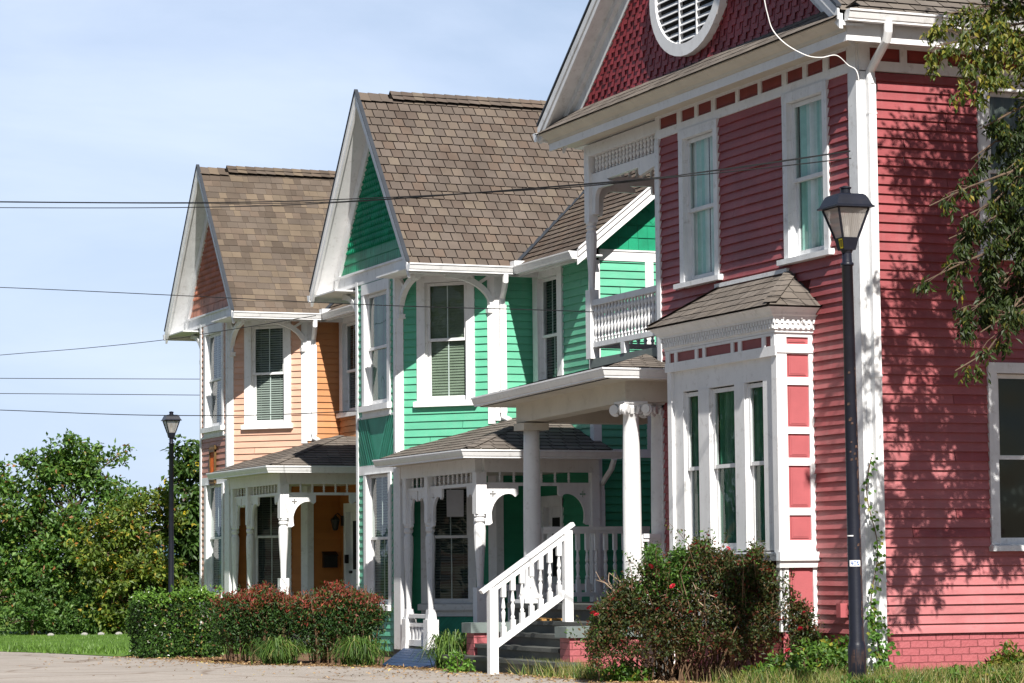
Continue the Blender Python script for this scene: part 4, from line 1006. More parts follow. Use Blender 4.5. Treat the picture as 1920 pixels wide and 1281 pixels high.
# ------------------------------------------------------------------ blue ramp, small fixtures
m = MB()
for i in range(7):
    f0, f1 = i/7, (i+1)/7-.012; x0, x1 = -1.98, -.12
    X = lambda f: x0+(x1-x0)*f; Z = lambda f: gz(0, 10)+.03+(-.19-gz(0, 10)-.03)*f
    y0 = lambda f: 9.2+2.3*f; y1 = lambda f: 10.75+4.2*f
    m.mesh8([(X(f0), y0(f0), Z(f0)-.1), (X(f1), y0(f1), Z(f1)-.1), (X(f1), y1(f1), Z(f1)-.1), (X(f0), y1(f0), Z(f0)-.1), (X(f0), y0(f0), Z(f0)), (X(f1), y0(f1), Z(f1)), (X(f1), y1(f1), Z(f1)), (X(f0), y1(f0), Z(f0))], 0, grey(rnd.uniform(.88, 1.1)))
tag(m.build('ramp', 'blue'), 'blue painted board ramp leading up to the green house porch', 'ramp')
CHG = Wall((0, 15.52), (1, -1))
m = MB(); P = CHG.p
m.face([P(.87, 1.94, -.03), P(1.17, 1.94, -.03), P(1.175, 2.38, -.03), P(.865, 2.385, -.03)]); m.fbox(CHG, .868, 1.172, 1.943, 2.378, -.036, -.031)
tag(m.build('paper_notice', 'paper'), 'faded white paper notice taped inside the green house porch window', 'notice')
# orange house: ornament, mailbox, wall lantern, peephole bell
OF = Wall((0, 27.52), (0, -1))
orn = thing('wall_ornament', 'rusty orange slatted ornament hung on the peach front wall between two windows', 'wall ornament', (0, 26.5, 3.2))
W = Wall((0, .6), (0, -1))
def ornp(name, mat, q):
    m = MB()
    for a in q: m.fbox(W, *a)
    return m.build(name, mat, orn)
ornp('slat', 'rustorn', [(.44+i*.065, .48+i*.065, -.28, .36, .03, .06) for i in range(5)])
ornp('top_bracket', 'rustdark', [(.40, .78, .30, .35, .03, .085), (.42, .76, .40, .44, .03, .07)]+[(.41+i*.05, .435+i*.05, .35, .40, .03, .08) for i in range(8)])
ornp('bottom_bracket', 'rustdark', [(.40, .78, -.28, -.23, .03, .085), (.42, .76, -.38, -.34, .03, .07)]+[(.41+i*.05, .435+i*.05, -.34, -.28, .03, .08) for i in range(8)])
ornp('side_rail', 'rustdark', [(.40, .425, -.34, .40, .03, .075), (.755, .78, -.34, .40, .03, .075)])
mb = thing('mailbox', 'black metal mailbox on the orange porch wall below the wall lantern', 'mailbox', (1.68, 24.235, 1.13))
m = MB(); m.mesh8([(-.14, -.12, 0), (.14, -.12, 0), (.14, 0, 0), (-.14, 0, 0), (-.14, -.12, .24), (.14, -.12, .24), (.14, 0, .30), (-.14, 0, .30)]); m.build('box', 'mailbox', mb)
m = MB(); m.mesh8([(-.15, -.14, .225), (.15, -.14, .225), (.15, 0, .295), (-.15, 0, .295), (-.15, -.14, .245), (.15, -.14, .245), (.15, 0, .32), (-.15, 0, .32)]); m.build('lid', 'mailbox', mb)
wl = thing('wall_lantern', 'small black lantern on the orange porch wall above the mailbox', 'wall lantern', (1.905, 24.0, 2.0)); wl.rotation_euler.z = -math.pi/2
m = MB(); m.box(-.05, .05, -.04, 0, -.05, .15); m.tube([(0, -.03, .12), (0, -.12, .2), (0, -.17, .16)], .012, 6); m.build('bracket', 'mailbox', wl)
m = MB(); m.lathe(0, -.17, [(-.14, .03), (-.12, .055), (.04, .085), (.07, .1), (.14, .03), (.17, .01)], 6); m.build('lantern', 'mailbox', wl)
m = MB(); m.box(1.84, 1.905, 23.68, 23.76, 1.21, 1.38)
tag(m.build('door_bell', 'mailbox'), 'little dark box beside the door under the orange porch', 'door bell')
m = MB(); m.box(-1.13, -.78, 6.75, 7.45, .386, .412); 
tag(m.build('door_mat', 'mat'), 'tan coir mat lying on the top grey porch step', 'door mat')

# ------------------------------------------------------------------ street lamps
def lamp(x, y, zb, zt, label, rot=.35, stickers=False, worn=False, k=1.0):
    t = thing('street_lamp', label, 'street lamp', (x, y, zb), 'black street lamps'); t.scale = (k, k, k); H = (zt-zb)/k; t.rotation_euler.z = rot
    if worn: t.rotation_euler.y = -.006
    m = MB(); hp = H-.79
    m.lathe(0, 0, [(-.3, .096), (.50, .090), (.53, .082), (.56, .074), (hp*.5, .066), (hp-.06, .055), (hp-.055, .066), (hp-.03, .066), (hp-.02, .05), (hp+.09, .048)], 22)
    if worn:
        r = random.Random(5)
        for z in fr(.55, 3.2, 44):
            wz = r.uniform(.03, .07); a0 = -.95+rot*0+r.uniform(-.12, .05); a1 = a0-r.uniform(.10, .32); R = .0755-.0027*z
            m.face([(R*math.cos(a), R*math.sin(a), q) for a, q in ((a0, z), (a0, z+wz), (a1, z+wz*1.2), (a1, z))][::-1], 1)
        for k in range(16):
            a = r.uniform(-2.6, -1.2); z = r.uniform(.5, 3.4); R = .0765-.0027*z; e = r.uniform(.006, .016)
            m.face([(R*math.cos(a+q*e/R), R*math.sin(a+q*e/R), z+s_*e) for q, s_ in ((-1, -1), (1, -.7), (.8, 1), (-.7, .8))], 1)
        for k in range(16):
            a = -2.7+k*.12; R = .0925
            z = r.uniform(.0, .2); m.face([(R*math.cos(a+q), R*math.sin(a+q), zz) for q, zz in ((0, z+.2), (.05, z+.2), (.045, z+.34), (.008, z+.32))], 1)
    p = m.build('pole', ['black', 'rust'], t)
    for f in p.data.polygons: f.use_smooth = abs(f.normal.z) < .3
    m = MB()
    def ring(s, z, rot=math.pi/4): return [(s*math.sqrt(2)*math.cos(rot+i*math.pi/2), s*math.sqrt(2)*math.sin(rot+i*math.pi/2), z) for i in range(4)]
    def fr4(s0, z0, s1, z1, mi=0, mm=m):
        a, b = ring(s0, z0), ring(s1, z1); mm.mesh8([*a, *b], mi)
    zc = hp+.10
    fr4(.066, zc, .092, zc+.125)                                        # cup below the glass
    m.lathe(0, 0, [(zc-.03, .05), (zc, .062)], 16)
    la = m.build('lantern', 'black', t)
    m = MB(); zg0, zg1 = zc+.125, zc+.415; s0, s1 = .092, .176
    for i in range(4):
        a, b = ring(s0-.012, zg0), ring(s1-.012, zg1); j = (i+1) % 4
        m.face([a[i], a[j], b[j], b[i]])
    m.build('glass', 'lampglass', la)
    m = MB()
    for i in range(4): m.bar(ring(s0-.006, zg0)[i], ring(s1-.006, zg1)[i], .02, .02)
    fr4(s1-.0, zg1, s1+.005, zg1+.02, 0, m)
    m.build('frame', 'black', la)
    m = MB(); m.lathe(0, 0, [(zg0+.0, .03), (zg0+.05, .035), (zg0+.06, .028), (zg0+.2, .03), (zg0+.23, .012)], 10); m.build('bulb', 'white', la)
    m = MB(); zl = zg1+.02
    L = [(.216, zl-.012), (.216, zl+.003), (.198, zl+.014), (.184, zl+.045), (.168, zl+.085), (.152, zl+.115), (.13, zl+.13), (.08, zl+.137)]
    for (a, b) in zip(L[:-1], L[1:]):
        A, B = ring(*a), ring(*b)
        for i in range(4): j = (i+1) % 4; m.face([A[i], A[j], B[j], B[i]])
    m.face(ring(*L[-1])); m.face(ring(*L[0])[::-1])
    m.lathe(0, 0, [(zl+.13, .058), (zl+.148, .06), (zl+.152, .05), (zl+.19, .05), (zl+.194, .062), (zl+.206, .062), (zl+.222, .02)], 16)
    m.build('lid', 'black', la)
    if stickers:
        # yellow number plate on the left cup face, pole band
        A, B = ring(.066, zc), ring(.092, zc+.125)
        i = 1; j = 2
        a, b, c_, d_ = V(A[i]), V(A[j]), V(B[j]), V(B[i])
        nrm = (b-a).cross(d_-a).normalized()
        def Q(u, v, o): return (a*(1-u)+b*u)*(1-v)+(d_*(1-u)+c_*u)*v+nrm*o
        return t, la, Q
    return t, la, None
t, la, Q = lamp(-1.745, -2.8, -.22, 4.955, 'black street lamp with flaking paint standing before the red house corner', rot=-.02, stickers=True, worn=True)
lamp(2.27, 38.4, -.7, 5.08, 'distant black street lamp rising behind the clipped hedge', rot=-.02)

def glyphs(mb, map_, text, x0, y0, h, w, o, th):
    strokes = {'1': [((.5, 0), (.5, 1)), ((.5, 1), (.2, .75))], '0': [((.1, 0), (.1, 1)), ((.1, 1), (.9, 1)), ((.9, 1), (.9, 0)), ((.9, 0), (.1, 0))],
               '4': [((.15, 1), (.15, .45)), ((.15, .45), (.95, .45)), ((.75, 1), (.75, 0))], '%': [((.05, 0), (.95, 1)), ((.1, .95), (.1, .7)), ((.1, .7), (.35, .7)), ((.35, .7), (.35, .95)), ((.35, .95), (.1, .95)), ((.65, .3), (.9, .3)), ((.9, .3), (.9, .05)), ((.9, .05), (.65, .05)), ((.65, .05), (.65, .3))]}
    x = x0
    for ch in text:
        for a, b in strokes[ch]:
            ax, ay, bx, by = x+a[0]*w, y0+a[1]*h, x+b[0]*w, y0+b[1]*h; L = math.hypot(bx-ax, by-ay); dx, dy = (bx-ax)/L*th/2, (by-ay)/L*th/2
            mb.face([map_(ax-dx+dy, ay-dy-dx, o), map_(bx+dx+dy, by+dy-dx, o), map_(bx+dx-dy, by+dy+dx, o), map_(ax-dx-dy, ay-dy+dx, o)])
        x += w*1.32
m = MB(); m.face([Q(.5, .12, .003), Q(.95, .12, .003), Q(.95, .9, .003), Q(.5, .9, .003)]); pl = m.build('number_plate', 'yellow', la)
m = MB(); glyphs(m, Q, '10', .56, .28, .48, .13, .005, .05); m.build('number', 'ink', la)
# 40% sticker and a white band on the pole, wrapped on its surface
def PQ(u, v, o): R = .0735+o; a = u/R; return V((R*math.cos(a), R*math.sin(a), v))
cen = -2.07*.0735
def strip(mb, u0, u1, v0, v1, o, n=8):
    for i in range(n): a, b = u0+(u1-u0)*i/n, u0+(u1-u0)*(i+1)/n; mb.face([PQ(a, v0, o), PQ(b, v0, o), PQ(b, v1, o), PQ(a, v1, o)])
m = MB(); strip(m, cen-.058, cen+.058, 1.30, 1.362, .002); strip(m, cen-.09, cen-.01, 1.60, 1.612, .002); m.build('sticker', 'white', t)
m = MB(); glyphs(m, PQ, '40%', cen-.046, 1.312, .038, .023, .0035, .006); m.build('sticker_writing', 'blueink', t)

# ------------------------------------------------------------------ vegetation helpers
def leaf(mb, p, d, n, L, wd, col, fold=.25):
    """one leaf: a rhombus from p along d, facing n, folded a little along its midrib"""
    s = d.cross(n)
    if s.length < 1e-4: return
    s.normalize(); n = s.cross(d)
    t = p+d*L; a = p+d*(L*.45)+s*wd/2+n*(wd*fold); b = p+d*(L*.45)-s*wd/2+n*(wd*fold)
    i = len(mb.v); mb.v.extend((tuple(p), tuple(a), tuple(t), tuple(b)))
    mb.f.append((i, i+1, i+2)); mb.f.append((i, i+2, i+3)); mb.m.extend((0, 0)); mb.c.extend((col, col)); mb.hascol = True
def rdir(r):
    z = r.uniform(-1, 1); a = r.uniform(0, 2*math.pi); q = math.sqrt(1-z*z); return V((q*math.cos(a), q*math.sin(a), z))
def pick(r, pal):
    x = r.random()*sum(p[0] for p in pal)
    for w, c in pal:
        x -= w
        if x <= 0: break
    k = r.uniform(.72, 1.25); return (c[0]*k, c[1]*k, c[2]*k)

def cluster(mb, r, c, rad, n, L, wd, pal, droop=.2, flat=.8):
    c = V(c)
    for _ in range(n):
        o = rdir(r)*(rad*r.random()**.45); o.z *= flat
        d = (o.normalized()*.5+rdir(r)*.9+V((0, 0, -droop))).normalized(); nn = (rdir(r)*.7+V((0, 0, .8))).normalized()
        leaf(mb, c+o, d, nn, L*r.uniform(.65, 1.25), wd*r.uniform(.7, 1.2), pick(r, pal))

def limb(mb, r, a, b, r0, r1, n=5, wob=.12):
    a = V(a); b = V(b); pts = []
    for i in range(n+1):
        f = i/n; pts.append(a+(b-a)*f+rdir(r)*(wob*(b-a).length*.5*math.sin(math.pi*f))+V((0, 0, .08*(b-a).length*math.sin(math.pi*f))))
    mb.tube(pts, [r0+(r1-r0)*i/n for i in range(n+1)], 6, cap=False)
    return pts

def tree(name, label, cat, base, blobs, per, L, wd, pal, seed, trunk=.14, group=None, droop=.2, cl=.5, mat='leaf', dens=1.0, stray=.1):
    """blobs: list of (centre offset, radius) making the crown's uneven outline; each is filled with leaf clumps carried by limbs"""
    r = random.Random(seed); t = thing(name, label, cat, base, group)
    wood = MB(); lv = MB(); top = max(b[0][2] for b in blobs)
    tp = limb(wood, r, (0, 0, -.2), (r.uniform(-.1, .1), r.uniform(-.1, .1), top*.75), trunk, trunk*.35, 7, .05)
    for c, R in blobs:
        s = tp[min(len(tp)-1, max(1, int(len(tp)*.2+c[2]/top*len(tp)*.55)))]
        limb(wood, r, s, c, trunk*.4, trunk*.12, 5)
        k = max(3, int(1.45*per*dens*(R/.8)**2))
        for _ in range(k):
            o = rdir(r)*(R*(r.random()**.33)); o.z *= .85
            cc = V(c)+o
            if r.random() < .35: limb(wood, r, c, cc, trunk*.1, trunk*.03, 3)
            rr = cl*r.uniform(.35, .75); kk = r.uniform(.75, 1.2)
            cluster(lv, r, cc, rr, int(52*dens*r.uniform(.6, 1.3)), L, wd, [(w, tuple(x*kk for x in c_)) for w, c_ in pal], droop)
        for _ in range(int(k*stray)):           # sprays reaching past the outline
            d = rdir(r); d.z = abs(d.z)*.8+.1; d.normalize(); a = V(c)+d*R*.9; b = a+d*R*r.uniform(.25, .5)
            limb(wood, r, a, b, trunk*.06, trunk*.02, 3)
            for q in range(16): f = r.random(); cluster(lv, r, a+(b-a)*f, .07, 2, L, wd, pal, droop)
    wood.build('trunk', 'bark', t); lv.build('crown', mat, t)
    return t

G1 = [(5, (0.080, 0.167, 0.032)), (3, (0.123, 0.217, 0.041)), (2, (0.051, 0.109, 0.026)), (.35, (0.319, 0.145, 0.058)), (.5, (0.203, 0.261, 0.051))]
G2 = [(5, (0.072, 0.145, 0.032)), (2, (0.116, 0.203, 0.043)), (2, (0.043, 0.102, 0.023))]
G3 = [(5, (0.109, 0.174, 0.029)), (3, (0.174, 0.217, 0.036)), (2, (0.072, 0.116, 0.023)), (.6, (0.406, 0.319, 0.043)), (.3, (0.290, 0.131, 0.043))]

# the maple-like trees on the left, beyond the lawn
zt = lambda y: gz(0, y)
tree('broadleaf_tree', 'rounded green tree with reddish leaf tips, the tallest on the lawn left of the houses', 'tree', (.85, 43., zt(43)), [((-.9, 0, 1.0), 1.0), ((.7, -.3, 1.1), 1.05), ((-.2, -.3, 2.0), 1.15), ((-1.0, .2, 2.6), .95), ((.9, .1, 2.5), .95), ((.1, 0, 3.3), 1.05), ((-.7, .1, 4.0), .75), ((.6, 0, 4.2), .72), ((0, 0, 4.75), .62), ((1.5, 0, 1.7), .7), ((-1.6, .1, 1.8), .75), ((1.0, -.5, 3.4), .5), ((-1.2, 0, 4.5), .35), ((1.25, 0, 4.75), .3), ((.2, -.6, .6), .8), ((-1.5, 0, 3.2), .6), ((1.3, 0, 3.5), .6), ((.3, 0, 4.55), .6), ((1.7, -.2, 2.6), .6), ((-.3, .2, 4.45), .55)], 16, .15, .09, G1, 21, .12, 'trees behind the lawn', cl=.55)
tree('broadleaf_tree', 'dense green tree cut off by the left edge of the picture', 'tree', (-1.05, 44.5, zt(44)), [((0, 0, 1.2), 1.2), ((.7, 0, 2.2), 1.0), ((-.3, 0, 3.0), 1.1), ((.3, 0, 3.8), .7), ((1.1, -.3, 1.0), .8), ((-.9, 0, 2.0), 1.1), ((.2, 0, 4.3), .4), ((1.1, 0, 3.1), .5)], 15, .15, .09, G1, 22, .12, 'trees behind the lawn', cl=.55)
tree('broadleaf_tree', 'small yellowish green tree just left of the distant street lamp', 'tree', (1.75, 40.6, zt(40)), [((-.4, 0, 1.0), 1.0), ((.5, 0, 1.3), .9), ((-.3, 0, 2.2), .85), ((.3, .1, 2.6), .75), ((0, 0, 3.2), .55), ((.6, 0, 3.4), .4), ((-.7, 0, 2.9), .4), ((.9, 0, 2.1), .5), ((-.9, 0, 2.2), .6), ((1.0, 0, 2.9), .5), ((.1, -.3, 1.7), .7)], 14, .15, .09, G3, 23, .1, 'trees behind the lawn', cl=.5)
tree('leafy_tree', 'larger-leaved green tree with a few yellow leaves beside the orange house wall', 'tree', (3.42, 41.2, zt(41)), [((0, 0, 2.5), .6), ((.3, 0, 3.1), .6), ((-.1, 0, 3.6), .5), ((.35, 0, 4.2), .55), ((.1, .2, 4.75), .38), ((.5, 0, 1.9), .5), ((-.35, 0, 3.2), .3), ((.3, 0, 2.2), .45), ((.7, 0, 3.6), .6), ((.7, 0, 2.9), .6), ((-.2, 0, 2.6), .5), ((-.25, 0, 1.6), .5), ((.1, 0, 1.1), .6), ((-.2, 0, 4.2), .3)], 17, .19, .11, [(6, (.05, .105, .02)), (2, (.085, .15, .03)), (2, (.03, .065, .014)), (.22, (.65, .5, .03))], 24, .09, None, droop=.6, cl=.45)
# shrubs filling the ground under and behind them
SHL = ['low dark green shrub beneath the tallest lawn tree, nearest the left edge', 'low green shrub with glossy leaves below the middle of the lawn tree', 'broad green shrub between the lawn tree and the hedge', 'pale yellow-green shrub low behind the distant lamp post', 'dark shrub behind the hedge beside the orange house corner', 'spreading green shrub at the far left behind the lawn']
for i, (x, y, s_, R) in enumerate(((-.5, 41.5, 1.0, .62), (.9, 41.0, 1.0, .66), (2.0, 41.0, 1.15, .7), (3.5, 39.5, 1.15, .6), (3.2, 33.5, 1.0, .62), (-2.2, 42.5, 1.1, .7))):
    tree('shrub', SHL[i], 'shrub', (x, y, zt(y)), [((-.5*s_, 0, .4), R), ((.45*s_, 0, .45), R), ((0, -.1, .75*s_), R*.85), ((.0, 0, 1.25*s_), R*.6)], 11, .13, .075, G3 if i == 3 else G2, 40+i, .05, 'shrubs under the lawn trees', cl=.42)
# a far row of woods closing the view behind
m = MB(); r = random.Random(77)
for i in range(60):
    x = -22+i*.95; y = 72+r.uniform(-5, 5); h = r.uniform(1.4, 2.6)
    for k in range(7): cluster(m, r, (x+r.uniform(-.8, .8), y+r.uniform(-1, 1), zt(y)+h*r.random()), .9, 40, .32, .2, G2)
tag(m.build('far_woods', 'leaf'), 'band of dark green woods far behind the lawn trees', 'woods', kind='stuff')
m = MB(); r = random.Random(78)  # unseen tree row added to block sky light from the house fronts
for i in range(26):
    x = -25+r.uniform(-2.5, 2.5); y = -34+i*4+r.uniform(-1, 1); h = r.uniform(7, 12)
    m.tube([(x, y, -.8), (x, y, h*.7)], [.3, .12], 6, 0, (.03, .025, .02))
    for k in range(16): cluster(m, r, (x+r.uniform(-2.2, 2.2), y+r.uniform(-2.4, 2.4), h*(.3+.7*r.random())), 1.5, 46, .55, .36, G2, .2)
tag(m.build('unseen_tree_screen', 'leaf'), 'line of tall green trees added out of view across the street to shade the fronts, mirrored in the house windows', 'woods', kind='stuff')
sl = ['pale stone on the lawn edge, leftmost of the four under the trees', 'pale stone second from left under the trees', 'pale stone third from left under the trees', 'pale stone nearest the hedge of the four under the trees']
for i, px in enumerate((-.42, .43, .85, 1.3)):
    m = MB(); m.lathe(0, 0, [(0, .11), (.05, .12), (.1, .09), (.13, .03)], 7); o = m.build('pale_stone', 'palestone'); o.location = (px, 39.8, zt(40)+.08); o.scale = (.8, .6, .6); tag(o, sl[i], 'stone', 'pale stones under the trees')

# clipped hedge
def hedge():
    r = random.Random(31); t = thing('hedge', 'square clipped dark green hedge left of the orange house', 'hedge', (-2.95, 18.65, zt(19)))
    X, Y, Z = .70, .50, 1.10
    core = MB()
    for i in range(26): limb(core, r, (r.uniform(-X, X)*.8, r.uniform(-Y, Y)*.8, 0), (r.uniform(-X, X)*.9, r.uniform(-Y, Y)*.9, Z*.9), .02, .008, 4)
    core.build('stems', 'twig', t)
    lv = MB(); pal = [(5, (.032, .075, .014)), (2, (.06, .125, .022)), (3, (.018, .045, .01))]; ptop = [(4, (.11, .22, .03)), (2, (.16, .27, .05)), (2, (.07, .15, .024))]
    for _ in range(10500):
        f = r.random(); d = abs(r.gauss(0, .07))
        edge = lambda u: u*(1-.06*abs(math.sin(u*7)))
        if f < .42: p = V((r.uniform(-X, X), -Y+d+.04*math.sin(r.random()*9), r.uniform(.02, Z))); n = V((0, -1, .3))
        elif f < .62: p = V((-X+d, r.uniform(-Y, Y), r.uniform(.02, Z))); n = V((-1, 0, .3))
        elif f < .70: p = V((X-d, r.uniform(-Y, Y), r.uniform(.02, Z))); n = V((1, 0, .3))
        else: p = V((r.uniform(-X, X), r.uniform(-Y, Y), Z-d*.8)); n = V((0, 0, 1))
        p += V((.05*math.sin(p.z*6+p.y*3), .05*math.sin(p.x*5+p.z*4), .03*math.sin(p.x*6)))
        if p.z > Z-.12 and abs(p.x) > X-.1: p.z -= .06
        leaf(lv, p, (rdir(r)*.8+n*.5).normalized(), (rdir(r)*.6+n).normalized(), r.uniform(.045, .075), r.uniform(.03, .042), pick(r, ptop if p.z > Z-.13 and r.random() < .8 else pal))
    for _ in range(70):
        p = V((r.uniform(-X, X), r.uniform(-Y, Y), Z-.03)) if r.random() < .6 else V((r.uniform(-X, X), -Y, r.uniform(.3, Z)))
        for k in range(6): leaf(lv, p+V((r.gauss(0, .02), r.gauss(0, .02)-.03, .025*k)), (rdir(r)+V((0, -.2, .6))).normalized(), rdir(r), r.uniform(.05, .08), .035, pick(r, ptop))
    for _ in range(80):
        p = V((r.uniform(-X, X), -Y-.02, r.uniform(.1, Z))); leaf(lv, p, rdir(r), (rdir(r)*.6+V((0, -1, .3))).normalized(), .05, .03, pick(r, [(1, (.22, .15, .05)), (1, (.16, .16, .03))]))
    lv.build('foliage', 'leafglossy', t)
hedge()

# nandina shrubs, green below and red on top
def nandina(x, y, label, seed):
    r = random.Random(seed); t = thing('nandina_shrub', label, 'shrub', (x, y, zt(y)), 'red-topped shrubs before the orange house')
    st = MB(); lv = MB(); X, Y, Z = .62, .44, 1.14
    gp = [(5, (.035, .085, .02)), (2, (.07, .14, .028)), (3, (.022, .055, .014)), (.7, (.13, .06, .028))]; rp = [(5, (.24, .045, .032)), (3, (.17, .05, .028)), (1.2, (.12, .11, .03)), (.6, (.34, .09, .05))]
    for i in range(70):
        a = r.uniform(-X, X); b = r.uniform(-Y, Y); st.tube([(a*.75, b*.7, -.05), (a*.85+r.uniform(-.04, .04), b*.85, .45), (a, b, r.uniform(.75, 1.2))], [.011, .009, .005], 5, cap=False)
    for i in range(2000):
        a = r.uniform(-X, X); b = r.uniform(-Y, Y); e2 = (a/X)**2+(b/Y)**2
        if e2 > 1.5: continue
        top = Z*(1-.16*e2)+.04*math.sin(a*9+seed)
        z = .12+(top-.12)*(r.random()**.55)
        if z < .5 and r.random() < .55: continue
        f = (z/Z); red = z > top-.08 and r.random() < .8 or (f > .5 and r.random() < .08); 
        for k in range(r.randint(10, 17)):
            c = V((a, b, z))+V((r.gauss(0, .06), r.gauss(0, .06), r.gauss(0, .045)))
            up = .55 if red else .0
            leaf(lv, c, (rdir(r)+V((0, 0, up-.1))).normalized(), (rdir(r)*.7+V((0, -.2, .8))).normalized(), r.uniform(.05, .085), r.uniform(.018, .028), pick(r, rp if red and r.random() < .8 else gp))
    st.build('stems', 'twig', t); lv.build('foliage', 'leaf', t)
nandina(-2.72, 14.5, 'red-topped green shrub next to the clipped hedge', 51)
nandina(-1.80, 13.3, 'red-topped green shrub beside the green house front corner', 52)

# strap-leaved grass mounds
def mound(x, y, R, H, label, seed, n=460, pal=None):
    r = random.Random(seed); t = thing('grass_mound', label, 'plant', (x, y, gz(x, y)), 'strap-leaved grass mounds along the beds'); m = MB()
    pal = pal or [(4, (.07, .14, .025)), (2, (.12, .20, .04)), (3, (.04, .085, .016)), (.5, (.28, .24, .10))]
    for i in range(n):
        a = r.uniform(0, 2*math.pi); rr = R*r.uniform(.3, 1.15); h = H*r.uniform(.5, 1.1)*(1-.25*rr/R); b = V((r.gauss(0, R*.2), r.gauss(0, R*.2), 0)); d = V((math.cos(a), math.sin(a), 0)); s = V((-d.y, d.x, 0)); c = pick(r, pal); prev = None
        for k in range(6):
            f = k/5; p = b+d*(rr*f**1.15)+V((0, 0, h*math.sin(f*math.pi*.86))); wd = .011*(1-f*.85)
            q = (p+s*wd, p-s*wd)
            if prev: m.face([prev[0], prev[1], q[1], q[0]], 0, c)
            prev = q
    m.build('blades', 'grassblade', t)
mound(-2.95, 12.75, .50, .46, 'strappy grass mound in front of the farther red-topped shrub', 61)
mound(-2.12, 11.4, .50, .48, 'strappy grass mound in front of the nearer red-topped shrub, left of the blue ramp', 62)
mound(-1.72, 8.62, .48, .58, 'strappy grass mound between the blue ramp and the grey steps', 63)

# rambling rose before the bay window
def rose():
    r = random.Random(71); t = thing('rose_bush', 'big rambling rose bush with red flowers in front of the bay window', 'rose bush', (-1.0, 1.7, gz(0, 2)))
    st = MB(); dry = MB(); lv = MB()
    gp = [(4, (.045, .07, .02)), (3, (.07, .08, .022)), (2, (.10, .065, .026)), (1.6, (.13, .04, .022)), (2, (.028, .045, .016))]; fresh = [(4, (.06, .14, .025)), (2, (.10, .19, .03))]
    def shape(a):        # crown outline: height of the bush along its length
        return 1.55*max(0, 1-abs((a-.05)/1.40)**2.6)**.55*(1+.05*math.sin(a*9+1)+.04*math.sin(a*21))
    tips = []
    for i in range(150):
        a0 = r.gauss(0, .38); b0 = r.uniform(-.25, .35); a1 = a0+r.gauss(0, .5); a1 = max(-1.22, min(1.42, a1)); h = shape(a1)*r.uniform(.45, 1.0)
        p = limb(st, r, (a0, b0, -.05), (a1, b0+r.uniform(-.5, .3), h), .011, .004, 5, .18); tips.append(p)
    for i in range(42):
        f = r.random(); base = V((-1.0+f*.5, -.1, .9)) if i < 26 else V((-.35+f*.9, -.35, .75)); limb(dry, r, base, base+V((r.uniform(-.3, .25), r.uniform(-.2, .2), r.uniform(.1, .42))), .008, .003, 4, .3)
    for i in range(3000):
        a = r.uniform(-1.25, 1.42); top = shape(a); z = top*(.25+.75*r.random()**.6)
        if z < .35 and r.random() < .6: continue
        b = r.uniform(-.55, .45)*(1.1-.4*z/1.6)
        if -1.0 < a < -.6 and z > 1.15: continue
        pal = fresh if (-.75 < a < -.1 and z > 1.0) or r.random() < .10 else gp
        if b > -.1 and r.random() < .4: continue
        cluster(lv, r, (a, b, z), .085, 15, .05, .028, pal, .15)
    for i in range(90):      # long shoots breaking the outline
        a = r.uniform(-1.25, 1.4); b = r.uniform(-.5, .2); h = shape(a)*r.uniform(.8, 1.0); e = V((a+r.gauss(0, .12), b+r.uniform(-.18, .1), h+r.uniform(.05, .24)))
        limb(st, r, (a, b, h-.3), e, .005, .002, 3)
        for k in range(7): f = k/6; cluster(lv, r, V((a, b, h-.25))*(1-f)+e*f, .05, 5, .05, .026, gp if r.random() < .7 else fresh, .1)
    for i in range(480):
        a = r.uniform(-1.22, 1.38); top = shape(a); z = top*(.22+.74*r.random()); cluster(lv, r, (a, r.uniform(-.62, -.38)*(1.1-.25*z), z), .08, 12, .05, .027, gp, .15)
    st.build('stems', 'twig', t); dry.build('dry_twigs', 'drytwig', t); lv.build('foliage', 'leaf', t)
    fl = MB()
    for k in range(3):
        for j in range(6):
            a = j*1.05+k*.5; R = .012+.006*k; d = V((math.cos(a), math.sin(a), .9-.35*k)).normalized(); s = V((-math.sin(a), math.cos(a), 0)); p = d*.006
            fl.face([p, p+d*R*.8+s*R*.6, p+d*R*1.3, p+d*R*.8-s*R*.6])
    fo = fl.build('blossom', 'rose', t, loc=(.2, -.5, 1.62))
    spots = [(-.02, -.3, 1.60), (.12, -.35, 1.70), (.35, -.3, 1.55), (.58, -.4, 1.45), (.64, -.4, 1.41), (.80, -.45, 1.30), (-.55, -.45, 1.35), (-.68, -.5, .98), (-.98, -.45, .98), (-.48, -.5, .86), (-.78, -.5, .66), (-.1, -.5, .82), (.92, -.5, .72), (.95, -.5, .5), (1.0, -.55, .38), (.85, -.55, .36), (1.15, -.5, .62), (1.2, -.4, .8), (-1.22, -.35, .82), (-1.26, -.35, .88), (-1.18, -.35, .80), (.2, -.5, 1.0), (-.3, -.4, 1.12), (1.28, -.4, .28), (-.9, -.5, .5)]
    for s_ in spots: o = inst(fo, t, (s_[0], s_[1]-.17, s_[2]), r.uniform(0, 6)); o.rotation_euler.x = r.uniform(.3, 1.0); o.scale = [r.uniform(.8, 1.25)]*3
    t.rotation_euler.z = -.42; t.location = (-1.18, 1.95, gz(0, 2))
rose()

